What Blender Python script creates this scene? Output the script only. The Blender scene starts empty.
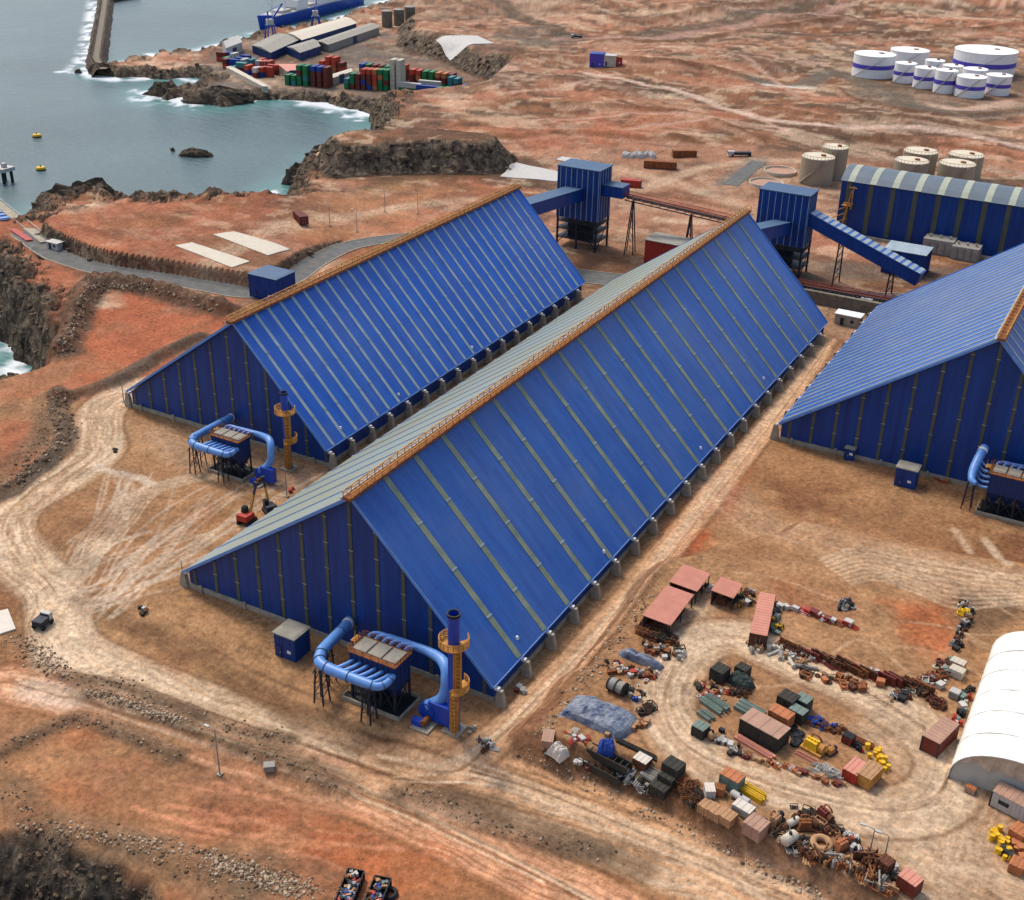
import bpy, math, random
import numpy as np
from mathutils import Vector, Matrix
random.seed(7); RNG = np.random.RandomState(11)
D = bpy.data; SC = bpy.context.scene; COL = SC.collection
R_ = math.radians
# ------------------------------------------------------------------ camera
CAM = Vector((64.78, -168.34, 117.0)); FPX = 1215.58
YAW, PITCH, ROLL = -0.500884, 0.481506, 0.0216736
_f = Vector((math.sin(YAW)*math.cos(PITCH), math.cos(YAW)*math.cos(PITCH), -math.sin(PITCH)))
_r0 = Vector((math.cos(YAW), -math.sin(YAW), 0)); _u0 = _r0.cross(_f)
_r = math.cos(ROLL)*_r0 + math.sin(ROLL)*_u0; _u = -math.sin(ROLL)*_r0 + math.cos(ROLL)*_u0
cd = D.cameras.new('camera'); cam = D.objects.new('camera', cd); COL.objects.link(cam)
cd.sensor_width = 36; cd.lens = FPX/1024*36; cd.clip_start = 1; cd.clip_end = 9000
cam.matrix_world = Matrix(((_r.x,_u.x,-_f.x,CAM.x),(_r.y,_u.y,-_f.y,CAM.y),(_r.z,_u.z,-_f.z,CAM.z),(0,0,0,1)))
SC.camera = cam
# ------------------------------------------------------------------ light
SUN_AZ, SUN_EL = R_(-66), R_(57)          # azimuth clockwise from +y
w = D.worlds.new('World'); SC.world = w; w.use_nodes = True
nt = w.node_tree; bg = nt.nodes['Background']; sky = nt.nodes.new('ShaderNodeTexSky')
sky.sky_type = 'NISHITA'; sky.sun_disc = False; sky.sun_elevation = SUN_EL; sky.sun_rotation = SUN_AZ
sky.air_density = 1.0; sky.dust_density = 3.5; sky.ozone_density = 1.0; sky.altitude = 50
nt.links.new(sky.outputs[0], bg.inputs[0]); bg.inputs[1].default_value = 0.15
sl = D.lights.new('sun', 'SUN'); sl.energy = 1.5; sl.angle = R_(12); sl.color = (1, .95, .87)
so = D.objects.new('sun', sl); COL.objects.link(so)
sd = Vector((math.sin(SUN_AZ)*math.cos(SUN_EL), math.cos(SUN_AZ)*math.cos(SUN_EL), math.sin(SUN_EL)))
so.rotation_euler = sd.to_track_quat('Z', 'Y').to_euler(); so.location = (0, 0, 300)
SC.view_settings.view_transform = 'Standard'; SC.view_settings.look = 'None'
SC.view_settings.exposure = 0.50; SC.view_settings.gamma = 1
# ------------------------------------------------------------------ helpers
def at(px, py, z=0.0):
    d = _r*((px-512)/FPX) - _u*((py-450)/FPX) + _f
    t = (z-CAM.z)/d.z
    return (CAM.x+t*d.x, CAM.y+t*d.y)
def lin(r, g, b, k=1.0):
    def c(v):
        v /= 255.0
        return (v/12.92 if v <= .04045 else ((v+.055)/1.055)**2.4)*k
    return (c(r), c(g), c(b))
_T = RNG.rand(256, 256)
def vnoise(x, y):
    xi = np.floor(x).astype(int); yi = np.floor(y).astype(int); fx = x-xi; fy = y-yi
    fx = fx*fx*(3-2*fx); fy = fy*fy*(3-2*fy)
    a = _T[xi & 255, yi & 255]; b = _T[(xi+1) & 255, yi & 255]; c = _T[xi & 255, (yi+1) & 255]; d = _T[(xi+1) & 255, (yi+1) & 255]
    return (a*(1-fx)+b*fx)*(1-fy)+(c*(1-fx)+d*fx)*fy
def fbm(x, y, s, o=4, seed=0, ridge=False):
    t = 0; a = .5; tot = 0; f = 1/s
    for i in range(o):
        n = vnoise(x*f+seed*17.3+i*31.7, y*f+seed*9.1+i*12.9)
        if ridge: n = 1-np.abs(2*n-1)
        t = t+a*n; tot += a; a *= .5; f *= 2.03
    return t/tot
def sst(a, b, x): 
    t = np.clip((x-a)/(b-a), 0, 1); return t*t*(3-2*t)
def pdist(X, Y, P, m, closed=False):
    """distance, signed lateral offset and arc length to a polyline, only where closer than m"""
    P = [tuple(p) for p in P]
    if closed: P = P+[P[0]]
    d = np.full(X.shape, 1e9); lat = np.zeros(X.shape); arc = np.zeros(X.shape); s0 = 0
    for (ax, ay), (bx, by) in zip(P[:-1], P[1:]):
        L = math.hypot(bx-ax, by-ay)+1e-9
        msk = (X > min(ax, bx)-m) & (X < max(ax, bx)+m) & (Y > min(ay, by)-m) & (Y < max(ay, by)+m)
        ii = np.nonzero(msk)
        if len(ii[0]):
            x = X[ii]-ax; y = Y[ii]-ay; ux = (bx-ax)/L; uy = (by-ay)/L
            t = np.clip(x*ux+y*uy, 0, L); dd = np.hypot(x-t*ux, y-t*uy); l = x*uy-y*ux
            b = dd < d[ii]; jj = tuple(q[b] for q in ii)
            d[jj] = dd[b]; lat[jj] = l[b]; arc[jj] = s0+t[b]
        s0 += L
    return d, lat, arc
def sub(X, Y, P, m):
    xs = [p[0] for p in P]; ys = [p[1] for p in P]
    return np.nonzero((X > min(xs)-m) & (X < max(xs)+m) & (Y > min(ys)-m) & (Y < max(ys)+m))
def inside(X, Y, P):
    c = np.zeros(X.shape, bool); n = len(P)
    for i in range(n):
        ax, ay = P[i]; bx, by = P[(i+1) % n]
        if ay == by: continue
        c ^= ((ay > Y) != (by > Y)) & (X < (bx-ax)*(Y-ay)/(by-ay)+ax)
    return c
def sdf(X, Y, P, m):
    """signed distance to a polygon, positive inside, cut off at m"""
    out = np.full(X.shape, -float(m)); ii = sub(X, Y, P, m)
    if len(ii[0]):
        x, y = X[ii], Y[ii]; d, _, _ = pdist(x, y, P, m, True); d = np.minimum(d, m); out[ii] = np.where(inside(x, y, P), d, -d)
    return out
def smooth_line(P, n=6):
    """Catmull-Rom through the points"""
    P = [P[0]]+list(P)+[P[-1]]; out = []
    for i in range(1, len(P)-2):
        p0, p1, p2, p3 = P[i-1:i+3]
        for k in range(n):
            t = k/n
            out.append(tuple(.5*((2*p1[j])+(-p0[j]+p2[j])*t+(2*p0[j]-5*p1[j]+4*p2[j]-p3[j])*t*t+(-p0[j]+3*p1[j]-3*p2[j]+p3[j])*t**3) for j in range(len(p1))))
    out.append(P[-2]); return out
# ------------------------------------------------------------------ terrain
SEA = -15.0; PORT = -11.0; YARD = 2.5; LOW = -1.2
def away(px, py, z, k=11):
    x, y = at(px, py, z); dx, dy = x-CAM.x, y-CAM.y; L = math.hypot(dx, dy)
    return (x+dx/L*k, y+dy/L*k)
def coast_pts():
    P = [at(-420, 520, SEA), at(-150, 430, SEA), at(-30, 405, SEA), at(4, 385, SEA), at(17, 352, SEA), at(6, 316, SEA), at(-25, 300, SEA), at(-80, 285, SEA), at(-110, 255, SEA)]
    P += [away(x, y, 0, 6) for x, y in [(-70, 222), (-20, 214), (12, 214)]]
    P += [at(30, 224, SEA), at(38, 214, SEA)]
    P += [away(x, y, -4, 4) for x, y in [(52, 202), (72, 196), (100, 192), (124, 191)]]
    P += [away(x, y, 3, 13) for x, y in [(136, 201), (165, 199), (192, 196), (215, 201), (250, 195), (275, 191)]]
    P += [at(x, y, SEA) for x, y in [(290, 189), (305, 181), (320, 170), (330, 163), (326, 157)]]
    P += [away(x, y, 9, 10) for x, y in [(350, 131)]]
    P += [at(x, y, SEA) for x, y in [(377, 125), (368, 117), (345, 110), (320, 104), (285, 103), (262, 101), (240, 106), (215, 110), (195, 107), (178, 98), (163, 103), (148, 97),
          (150, 90), (166, 85), (180, 86), (196, 90), (206, 84), (190, 78), (165, 81), (140, 78), (118, 79), (100, 74), (104, 66), (125, 62), (150, 58), (178, 54), (200, 52), (240, 41), (256, 36), (300, 29), (345, 17), (375, 6), (410, -20), (450, -60)]]
    P += [(-900, 2400), (-3000, 5500), (-9000, 5500), (-9000, -4000), (-900, -4000), (-500, -500), (-330, -190)]
    return P
COAST = coast_pts()
def zpoly(z, pts): return [at(x, y, z) for x, y in pts]
HEAD = zpoly(10, [(330, 136), (352, 130), (392, 129), (432, 128), (470, 130), (497, 134), (494, 140), (470, 141), (430, 140), (395, 141), (360, 142), (338, 143)])
TERR = zpoly(4.2, [(42, 226), (60, 236), (82, 244), (112, 254), (150, 264), (190, 272), (232, 276), (270, 267), (306, 246), (360, 216), (420, 196), (470, 176), (450, 166), (380, 178), (300, 195), (200, 180), (130, 190), (60, 210)])
PORTP = zpoly(PORT, [(80, 84), (130, 112), (200, 118), (236, 106), (300, 97), (350, 103), (400, 110), (470, 104), (492, 84), (440, 62), (400, 50), (395, 30), (440, 10), (470, -60), (220, -60), (225, 30), (180, 44), (80, 44)])
YARDP = zpoly(YARD, [(531, 742), (566, 700), (600, 659), (636, 612), (664, 574), (672, 560), (700, 552), (745, 540), (800, 520), (1060, 566), (1300, 700), (1250, 1050), (1010, 985), (880, 908), (800, 868), (700, 815), (610, 772)])
LOWP = zpoly(LOW, [(10, 470), (40, 540), (80, 566), (130, 612), (196, 640), (255, 676), (320, 716), (392, 757), (450, 772), (520, 770), (610, 792), (700, 836), (800, 890), (900, 950), (900, 1300), (-900, 1300), (-900, 600), (-100, 470)])
PIT = zpoly(-1, [(-120, 846), (-20, 838), (30, 834), (52, 836), (72, 852), (98, 862), (116, 870), (128, 882), (146, 884), (150, 900), (120, 950), (-120, 1000)])
DIKES = [([(62, 352), (76, 318), (92, 290), (102, 283), (133, 288), (160, 294), (200, 305), (226, 312)], 3.4, 4.2),
         ([(58, 392), (62, 420), (66, 440), (44, 466), (6, 488), (-30, 500)], .9, 2.0), ([(60, 400), (118, 380), (168, 352), (200, 338)], 1.3, 2.6)]
FARB = [([(505, 68), (560, 62), (640, 66), (700, 70), (742, 78)], 1.60, 6), ([(560, 108), (640, 112), (700, 122), (760, 146)], 1.30, 5), ([(836, 88), (852, 100), (900, 112), (960, 118), (1034, 110)], 1.20, 3.5), ([(600, 44), (680, 40), (760, 28), (850, 18)], 2.00, 9), ([(470, 62), (520, 58), (560, 50)], 1.50, 6), ([(760, 110), (830, 122), (930, 126), (1040, 140)], 1.20, 4), ([(620, 22), (720, 10), (800, -4)], 2.00, 9), ([(840, 40), (930, 34), (1040, 24)], 2.00, 8), ([(500, 140), (580, 138), (690, 146)], 0.90, 4), ([(600, 190), (690, 200), (750, 214)], 0.45, 2.4), ([(860, 140), (940, 146), (1040, 164)], 0.80, 3)]
BERMS = [([(84, 690), (120, 700), (170, 716), (222, 738), (262, 752), (300, 766), (340, 786)], 1.1, 2.4), ([(-20, 765), (20, 742), (60, 724), (86, 718), (130, 736), (176, 756)], .6, 1.6),
         ([(60, 676), (120, 684), (160, 700), (230, 728), (290, 740)], .5, 1.2), ([(-20, 780), (20, 800), (40, 822), (110, 842), (170, 860), (215, 884), (250, 920)], .7, 3.0),
         ([(400, 790), (440, 800), (490, 822), (530, 838), (600, 850)], .7, 2.2), ([(0, 385+95), (40, 440), (50, 400)], .6, 2.5), ([(230, 866), (270, 874), (320, 892)], .5, 3.5),
         ([(676, 566), (654, 590), (626, 622), (590, 664), (556, 705), (532, 738), (560, 758), (640, 792), (740, 845), (800, 872), (880, 912)], .45, .9)]
ROAD_PX = [(22,232),(40,246),(60,257),(80,264),(107,271),(160,279),(213,288),(254,293),(290,280),(316,262),(350,246),(400,238),(440,236)]; ROAD_PX2 = [(540,268),(580,276),(640,282),(720,286),(800,293),(860,298),(940,302),(1060,308)]
ROAD_A = smooth_line([at(x, y, 0) for x, y in ROAD_PX], 5); ROAD_B = smooth_line([at(x, y, 0) for x, y in ROAD_PX2], 5)
FLAT = zpoly(0, [(836, 95), (1040, 115), (1040, 30), (890, 25), (836, 50)])
INLET = zpoly(-8, [(-70, 338), (26, 342), (46, 362), (42, 392), (4, 404), (-70, 420)])
BASIN = zpoly(0, [(415, 30), (500, 32), (512, 52), (430, 56)])
def side(x, y): return (x-CAM.x)*_r0.x+(y-CAM.y)*_r0.y
def H(X, Y):
    X = np.asarray(X, float); Y = np.asarray(Y, float)
    wx = X+3*(fbm(X, Y, 14, 3, 3)-.5)*2; wy = Y+3*(fbm(X, Y, 14, 3, 5)-.5)*2
    dist = np.hypot(X-CAM.x, Y-CAM.y)
    h = (fbm(X, Y, 9, 4, 1)-.5)*.35
    core = sst(-60, 0, sdf(X, Y, [(-165, -20), (-150, 180), (-60, 235), (120, 235), (140, -80), (0, -90), (-90, -70)], 70))
    far = sst(330, 620, dist)
    hill = (fbm(X, Y, 90, 5, 7)-.5)*2
    fl = 1-sst(-40, 10, sdf(X, Y, FLAT, 60))
    h = h+fl*(1-core)*(hill*(1.6+5*far)+far*2.0*(fbm(X, Y, 26, 4, 9, True)-.55))
    h = h+sst(900, 2600, dist)*140*fbm(X, Y, 500, 4, 12)
    def blend(h, P, z, w, ex=0):
        s = sdf(wx, wy, P, w+8); t = sst(-w, w*.2, s); return h*(1-t)+(z+ex)*t
    h = blend(h, TERR, 4.2*(1-.96*sst(side(*at(268, 246, 4)), side(*at(372, 212, 1)), side(X, Y))), 3.0, .3*(fbm(X, Y, 22, 4, 21)-.5)*2)
    h = blend(h, BASIN, 0, 8, 0); h = blend(h, INLET, -9.5, 5, 3*(fbm(X, Y, 7, 4, 29, True)-.5))
    h = blend(h, PORTP, PORT, 14, .3*(fbm(X, Y, 9, 3, 22)-.5))
    h = blend(h, HEAD, 10, 9, 2*(fbm(X, Y, 20, 4, 23)-.5))
    h = blend(h, YARDP, YARD, 4.0, .1*(fbm(X, Y, 7, 3, 24)-.5))
    h = blend(h, LOWP, LOW, 4.5, .5*(fbm(X, Y, 12, 4, 25)-.5))
    for P, hh, ww in DIKES+BERMS+FARB:
        Q = smooth_line([at(x, y, 0 if hh > .95 else LOW) for x, y in P], 4)
        ii = sub(X, Y, Q, ww*3)
        if len(ii[0]): x, y = X[ii], Y[ii]; d, _, _ = pdist(x, y, Q, ww*3); h[ii] += hh*np.exp(-(d/ww)**2*1.6)*(.6+.8*fbm(x, y, 2.2, 3, 26))
    for P, ww in ((ROAD_A, 3.0), (ROAD_B, 5.2)):
        ii = sub(X, Y, P, ww*3)
        if len(ii[0]): d, _, _ = pdist(X[ii], Y[ii], P, ww*3); t = 1-sst(ww, ww+2.2, d); h[ii] = h[ii]*(1-t)
    s = sdf(wx, wy, PIT, 14); t = sst(-1.5, 5, s)
    h = h*(1-t)+t*(-9+7*(fbm(X, Y, 6, 5, 27, True)-.5))+3*t*(1-t)*(fbm(X, Y, 1.6, 3, 28)-.5)
    s = -sdf(X+7*(fbm(X, Y, 22, 4, 31)-.5)*2, Y+7*(fbm(X, Y, 22, 4, 32)-.5)*2, COAST, 90)   # positive on land
    t = sst(-3, 9, s); rock = (sst(-8, 1, s))*(1-sst(8, 22, s))
    h = (SEA-5)*(1-t)+h*t + rock*(6.5*(fbm(X, Y, 13, 5, 33, True)-.62)+4.0*(fbm(X, Y, 4.5, 4, 34, True)-.6))
    h = np.where(s < -60, SEA-6, h)
    return h
def ground(px, py):
    """the point of the ground seen at a pixel"""
    z = 0.0
    for _ in range(9):
        x, y = at(px, py, z); z = .35*z+.65*HF(x, y)
    x, y = at(px, py, z); return Vector((x, y, HF(x, y)))
def HF(x, y):
    """height of the finished ground mesh"""
    i = float(np.interp(math.hypot(x-CAM.x, y-CAM.y), rows, IDX_R)); j = float(np.interp(math.atan2(x-CAM.x, y-CAM.y), AZ, IDX_A))
    i0 = min(int(i), GZ.shape[0]-2); j0 = min(int(j), GZ.shape[1]-2); a, b = i-i0, j-j0
    return float((GZ[i0, j0]*(1-b)+GZ[i0, j0+1]*b)*(1-a)+(GZ[i0+1, j0]*(1-b)+GZ[i0+1, j0+1]*b)*a)
def mpp(p): return (Vector(p)-CAM).dot(_f)/FPX       # metres per pixel there
# adaptive fan of vertices round the camera's foot
def fan(na, rows):
    fx, fy = CAM.x, CAM.y; az = YAW+np.radians(np.concatenate([np.linspace(-75, -31, 60), np.linspace(-30.5, 29.5, na), np.linspace(30, 75, 60)]))
    A, Rr = np.meshgrid(az, rows); return fx+np.sin(A)*Rr, fy+np.cos(A)*Rr
def grid_mesh(name, X, Y, Z, cols=None, mats=()):
    n, m = X.shape; me = D.meshes.new(name)
    co = np.stack([X, Y, Z], -1).reshape(-1, 3).astype(np.float32)
    i = np.arange(n*m).reshape(n, m); q = np.stack([i[:-1, :-1], i[:-1, 1:], i[1:, 1:], i[1:, :-1]], -1).reshape(-1, 4)
    me.vertices.add(len(co)); me.vertices.foreach_set('co', co.ravel())
    me.loops.add(q.size); me.loops.foreach_set('vertex_index', q.ravel().astype(np.int32))
    me.polygons.add(len(q)); me.polygons.foreach_set('loop_start', np.arange(0, q.size, 4, dtype=np.int32))
    me.polygons.foreach_set('loop_total', np.full(len(q), 4, np.int32))
    me.update(calc_edges=True)
    me.polygons.foreach_set('use_smooth', np.ones(len(q), bool))
    for nm, c in (cols or {}).items():
        a = me.color_attributes.new(nm, 'FLOAT_COLOR', 'POINT'); c4 = np.ones((n*m, 4), np.float32); c4[:, :3] = c.reshape(-1, 3); a.data.foreach_set('color', c4.ravel())
    for m_ in mats: me.materials.append(m_)
    me.flip_normals() if me.polygons[0].normal.z < 0 else None
    o = D.objects.new(name, me); COL.objects.link(o); return o
th = np.radians(np.concatenate([np.linspace(74, 58, 40), np.linspace(57.9, 7.0, 900)]))
rows = np.concatenate([117/np.tan(th), np.geomspace(960, 5200, 110)])
GX, GY = fan(900, rows); AZ = YAW+np.radians(np.concatenate([np.linspace(-75, -31, 60), np.linspace(-30.5, 29.5, 900), np.linspace(30, 75, 60)])); IDX_R = np.arange(len(rows)); IDX_A = np.arange(len(AZ))
GZ = H(GX, GY)
# ---- albedo of the ground
def P0(pts, z=0): return [at(x, y, z) for x, y in pts]
K = .57
tan = np.array(lin(208, 159, 112, K)); brown = np.array(lin(152, 104, 70, K)); red = np.array(lin(202, 122, 86, K)); dark = np.array(lin(98, 82, 66, K))
pale = np.array(lin(250, 220, 182, K*1.12)); pink = np.array(lin(192, 138, 110, K)); rockc = np.array(lin(96, 84, 70, K)); rockd = np.array(lin(50, 44, 38, K)); asph = np.array(lin(112, 110, 104, K))
def mixc(C, c, t): return C*(1-t[..., None])+np.asarray(c)*t[..., None]
n1 = fbm(GX, GY, 38, 5, 41); n2 = fbm(GX, GY, 12, 5, 42); n3 = fbm(GX, GY, 3.2, 4, 43); n4 = fbm(GX, GY, .9, 2, 44)
N6 = sst(.35, .7, fbm(GX, GY, 6, 3, 64)); N9 = sst(.4, .65, fbm(GX, GY, 9, 4, 63))
GD = np.hypot(GX-CAM.x, GY-CAM.y)
C = np.ones(GX.shape+(3,))*tan
C = mixc(C, brown, sst(.42, .62, n2)*.55)
farm = sst(230, 400, GD)
C = mixc(C, pink, farm*.75)
C = mixc(C, red, farm*sst(.50, .62, fbm(GX, GY*1.5, 60, 5, 51))*.38)
C = mixc(C, brown*.95, farm*sst(.48, .62, fbm(GX*.9, GY*1.6, 40, 6, 52))*.75)
C = mixc(C, dark, farm*sst(.52, .64, fbm(GX, GY*1.3, 60, 6, 53))*.6)
C = mixc(C, pale, farm*sst(.55, .68, fbm(GX, GY*1.5, 32, 6, 54))*.35)
C = mixc(C, dark*.8, farm*sst(.56, .64, fbm(GX, GY*1.6, 11, 5, 55))*.65); C = mixc(C, pale, farm*sst(.57, .66, fbm(GX, GY*1.3, 7, 5, 56))*.35)
def area(pts, c, k=1, w=6, z=0, nz=.6, sc=9):
    global C
    P = P0(pts, z); ii = sub(GX, GY, P, 2*w+3)
    if not len(ii[0]): return
    x, y = GX[ii], GY[ii]
    s = sdf(x+w*.9*(fbm(x, y, w*2.2, 3, 61)-.5)*2, y+w*.9*(fbm(x, y, w*2.2, 3, 62)-.5)*2, P, w+2)
    C[ii] = mixc(C[ii], c, sst(-w, w, s)*k*(1-nz*N9[ii]))
def edges(pts, w, z=0, k=.55):
    Q = smooth_line(P0(pts, z), 5); ii = sub(GX, GY, Q, w*2+2)
    if not len(ii[0]): return
    d, lat, arc = pdist(GX[ii], GY[ii], Q, w*2+2); t = np.exp(-((d-w*1.12-.5*(n3[ii]-.5))/.42)**2)*k*sst(.35, .6, vnoise(arc*.09+w, lat*0))
    C[ii] = mixc(C[ii], brown*.75, t)
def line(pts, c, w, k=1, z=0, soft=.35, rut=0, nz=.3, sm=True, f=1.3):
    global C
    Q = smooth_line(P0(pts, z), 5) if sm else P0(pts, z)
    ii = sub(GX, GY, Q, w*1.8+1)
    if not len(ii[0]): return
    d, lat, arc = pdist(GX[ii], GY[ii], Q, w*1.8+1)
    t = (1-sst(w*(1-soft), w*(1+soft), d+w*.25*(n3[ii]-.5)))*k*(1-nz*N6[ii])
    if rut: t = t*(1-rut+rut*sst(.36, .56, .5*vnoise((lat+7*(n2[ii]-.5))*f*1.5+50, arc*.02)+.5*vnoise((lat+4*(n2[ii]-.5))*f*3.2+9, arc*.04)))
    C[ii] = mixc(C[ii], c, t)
area([(-80,205),(60,215),(90,250),(240,300),(250,330),(130,395),(60,400),(0,400),(-80,420)], red, .75, 4)
area([(78,300),(110,290),(200,306),(236,322),(190,350),(140,375),(80,385),(75,350)], lin(198,116,80,K), .85, 3)
area([(88,300),(118,296),(124,306),(92,312)], pale, .7, 2)
area([(60,226),(130,190),(300,190),(470,165),(500,175),(420,215),(330,245),(200,270)], red, .6, 6, 5)
area([(100,215),(170,208),(190,222),(140,235),(110,232)], brown, .7, 4, 5)
area([(190,235),(214,232),(300,255),(260,275)], brown*.8, .7, 2, 5)
area([(300,190),(420,168),(470,180),(380,225),(300,240)], tan, .45, 8, 3)
area([(500,130),(620,110),(760,120),(620,150),(520,155)], red, .6, 9)
area([(540,150),(760,150),(900,180),(740,250),(620,260),(560,210)], lin(204,150,116,K), .8, 9)
area([(600,250),(760,262),(900,262),(1024,262),(1024,315),(820,318),(560,285)], brown, .6, 5)
area([(-50,650),(90,696),(330,788),(520,838),(760,950),(-50,950)], lin(196,124,82,K), .75, 8, LOW)
area([(60,745),(240,760),(330,800),(300,850),(160,830),(90,790)], lin(170,128,96,K), .7, 5, LOW)
area([(200,800),(320,820),(420,880),(330,900),(240,860)], lin(192,108,70,K), .7, 5, LOW)
area([(360,830),(520,850),(640,900),(300,940)], lin(206,124,78,K), .8, 6, LOW)
area([(60,460),(300,460),(330,500),(170,600),(90,590),(50,520)], lin(186,138,98,K), .8, 4)
area([(130,420),(330,470),(310,500),(190,470),(120,440)], lin(214,172,134,K), .8, 4)
area([(180,590),(300,690),(420,745),(500,750),(520,715),(450,690),(300,640)], lin(196,146,102,K), .8, 3)
area([(0,400),(60,410),(80,450),(20,490),(-20,490)], lin(150,116,88,K), .8, 4)
area([(0,420),(40,405),(44,440),(10,480),(-10,480)], red, .7, 3)
area([(0,560),(40,600),(60,680),(-40,690)], brown, .7, 4, LOW)
area([(690,430),(760,430),(1040,500),(1040,570),(860,560),(720,560)], lin(194,140,96,K), .8, 6)
area([(770,475),(880,500),(1040,540),(1040,575),(900,540),(780,512)], brown, .85, 2.5)
area([(652,566),(668,530),(706,488),(742,448),(760,455),(740,500),(712,545),(690,560)], lin(204,104,60,K), .9, 2.5)
area([(500,745),(534,742),(664,574),(690,548),(662,556),(560,668)], lin(150,104,76,K), .9, 1.6, 1)
area([(700,545),(1040,575),(1040,900),(900,1000),(880,905),(531,742),(640,612)], lin(190,142,100,K), .75, 3, YARD)
area([(700,575),(800,560),(960,590),(940,665),(880,660),(760,650)], lin(208,158,112,K), .8, 3, YARD)
area([(880,600),(962,604),(958,650),(930,660),(900,640)], lin(208,116,70,K), .75, 2.5, YARD)
area([(760,575),(850,590),(860,620),(780,605)], lin(180,110,74,K), .7, 2.5, YARD)
area([(955,585),(1000,590),(1024,610),(990,640),(965,650)], lin(132,102,76,K), .85, 2.5, YARD)
area([(520,748),(700,820),(880,912),(880,940),(690,850),(560,790),(505,765)], lin(164,122,84,K), .6, 2, 0)
area([(-50,690),(20,700),(80,720),(60,740),(-50,760)], lin(176,134,100,K), .7, 4, LOW)
for q in [((0,655),(70,690)),((0,672),(70,698))]: pass
# roads of beaten earth
hr = [(150,388),(122,398),(103,412),(97,432),(101,452),(80,472),(36,498),(12,513),(6,535),(28,565),(54,592),(64,640),(110,668),(190,700),(300,742),(400,776),(480,796),(570,822),(700,866),(860,916),(960,960)]
line(hr, pale*.93, 5.0, .92, LOW/2, .3, .6, .2); line(hr, brown, .8, .25, LOW/2, .6)
line([(60,600),(70,640),(150,682)], pale, 3, .5, LOW, .4, .5)
line([(-40,682),(20,684),(80,700),(200,738),(300,772),(380,800),(450,832),(540,876),(640,930)], lin(240,180,138,K*1.1), 4.4, .9, LOW, .3, .8, .15)
line([(390,770),(470,768),(540,790),(640,830),(760,884),(880,940)], lin(244,186,136,K*1.1), 5.5, .9, LOW, .4, .75, .15)
line([(380,752),(440,765),(480,748),(520,716),(600,632),(700,510),(790,394),(826,340)], lin(240,190,144,K*1.12), 2.6, 1, 0, .35, .45, .1)
line([(400,745),(460,752),(500,745)], lin(206,160,120,K), 4, .5, 0, .5, .4)
line([(84,594),(130,622),(196,652),(255,688),(320,726),(392,752)], lin(140,104,74,K), 2.2, .8, LOW/2, .5)
line([(430,786),(500,812),(560,840),(640,868)], lin(132,98,68,K), 2.4, .7, LOW, .5)
line([(190,630),(250,664),(330,702),(390,728)], lin(150,112,82,K), .35, .8, 0, .5)
line([(50,655),(52,660)], pale, 3, .6, LOW)
line([(30,690),(70,700)], lin(255,232,205,K), 2.5, .7, LOW, .6)
edges(hr, 5.0, LOW/2); edges([(-40,682),(20,684),(80,700),(200,738),(300,772),(380,800),(450,832),(540,876),(640,930)], 4.4, LOW); edges([(380,752),(440,765),(480,748),(520,716),(600,632),(700,510),(790,394),(826,340)], 2.7)
# yard loop
loop = [(742,636),(705,640),(676,668),(664,704),(684,744),(740,774),(820,800),(890,812),(936,800),(950,770),(926,730),(880,700),(830,676),(790,660),(742,636)]
line(loop, pale*.93, 4.2, .85, YARD, .45, .5, .25)
line([(700,600),(690,620),(700,650)], pale*.9, 3.4, .5, YARD, .5, .5)
line([(900,740),(960,800),(940,860),(1000,900)], pale*.9, 6, .5, YARD, .6, .6)
line([(860,810),(930,850),(1000,860)], pale*.9, 5, .45, YARD, .6, .6)
for k in range(9): line([(820+4*k,560+3*k),(856+3*k,548+4*k),(900+3*k,556+5*k),(960,568+5*k),(1040,578+3*k)], pale*.9, .35, .5, YARD, .6)
line([(700,470),(800,540),(1040,600)], pale*.92, 5, .4, 1, .6, .6)
line([(985,540),(1000,560),(1004,575)], pale, .9, .6, 0, .6); line([(955,530),(970,552)], pale, .7, .5, 0, .6)
edges(loop, 4.4, YARD)
# tyre tracks on the pad of the left sheds
tr = random.Random(5)
for k in range(26):
    a = (tr.uniform(60,110), tr.uniform(560,615)); b = (tr.uniform(150,330), tr.uniform(470,540)); m = ((a[0]+b[0])/2+tr.uniform(-14,14), (a[1]+b[1])/2+tr.uniform(-10,16))
    line([a, m, b], lin(236,208,176,K), tr.uniform(.22,.5), tr.uniform(.35,.75), 0, .5)
for k in range(14):
    a = (tr.uniform(55,90), tr.uniform(540,590)); b = (tr.uniform(105,135), tr.uniform(468,486)); m = ((a[0]+b[0])/2+tr.uniform(-4,24), (a[1]+b[1])/2+tr.uniform(-2,20))
    line([a, m, b], lin(236,208,176,K), tr.uniform(.2,.4), tr.uniform(.3,.6), 0, .5)
for k in range(9):
    a = (tr.uniform(120,150), tr.uniform(478,500)); b = (tr.uniform(150,190), tr.uniform(470,480)); 
    line([(58+k*3,575),(90+k*5,528),(130+4*k,492),(190+6*k,474)], lin(236,206,170,K), .3, .6, 0, .5)
line([(96,466),(112,472),(140,478),(150,484)], lin(244,220,190,K), 1.1, .9, 0, .5)
line([(80,566),(108,550)], lin(236,206,170,K), .4, .9, 0, .5)
area([(70,520),(110,510),(120,530),(80,540)], lin(140,96,66,K), .6, 2)
area([(190,505),(220,500),(215,525),(190,525)], lin(176,112,72,K), .7, 2)
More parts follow.
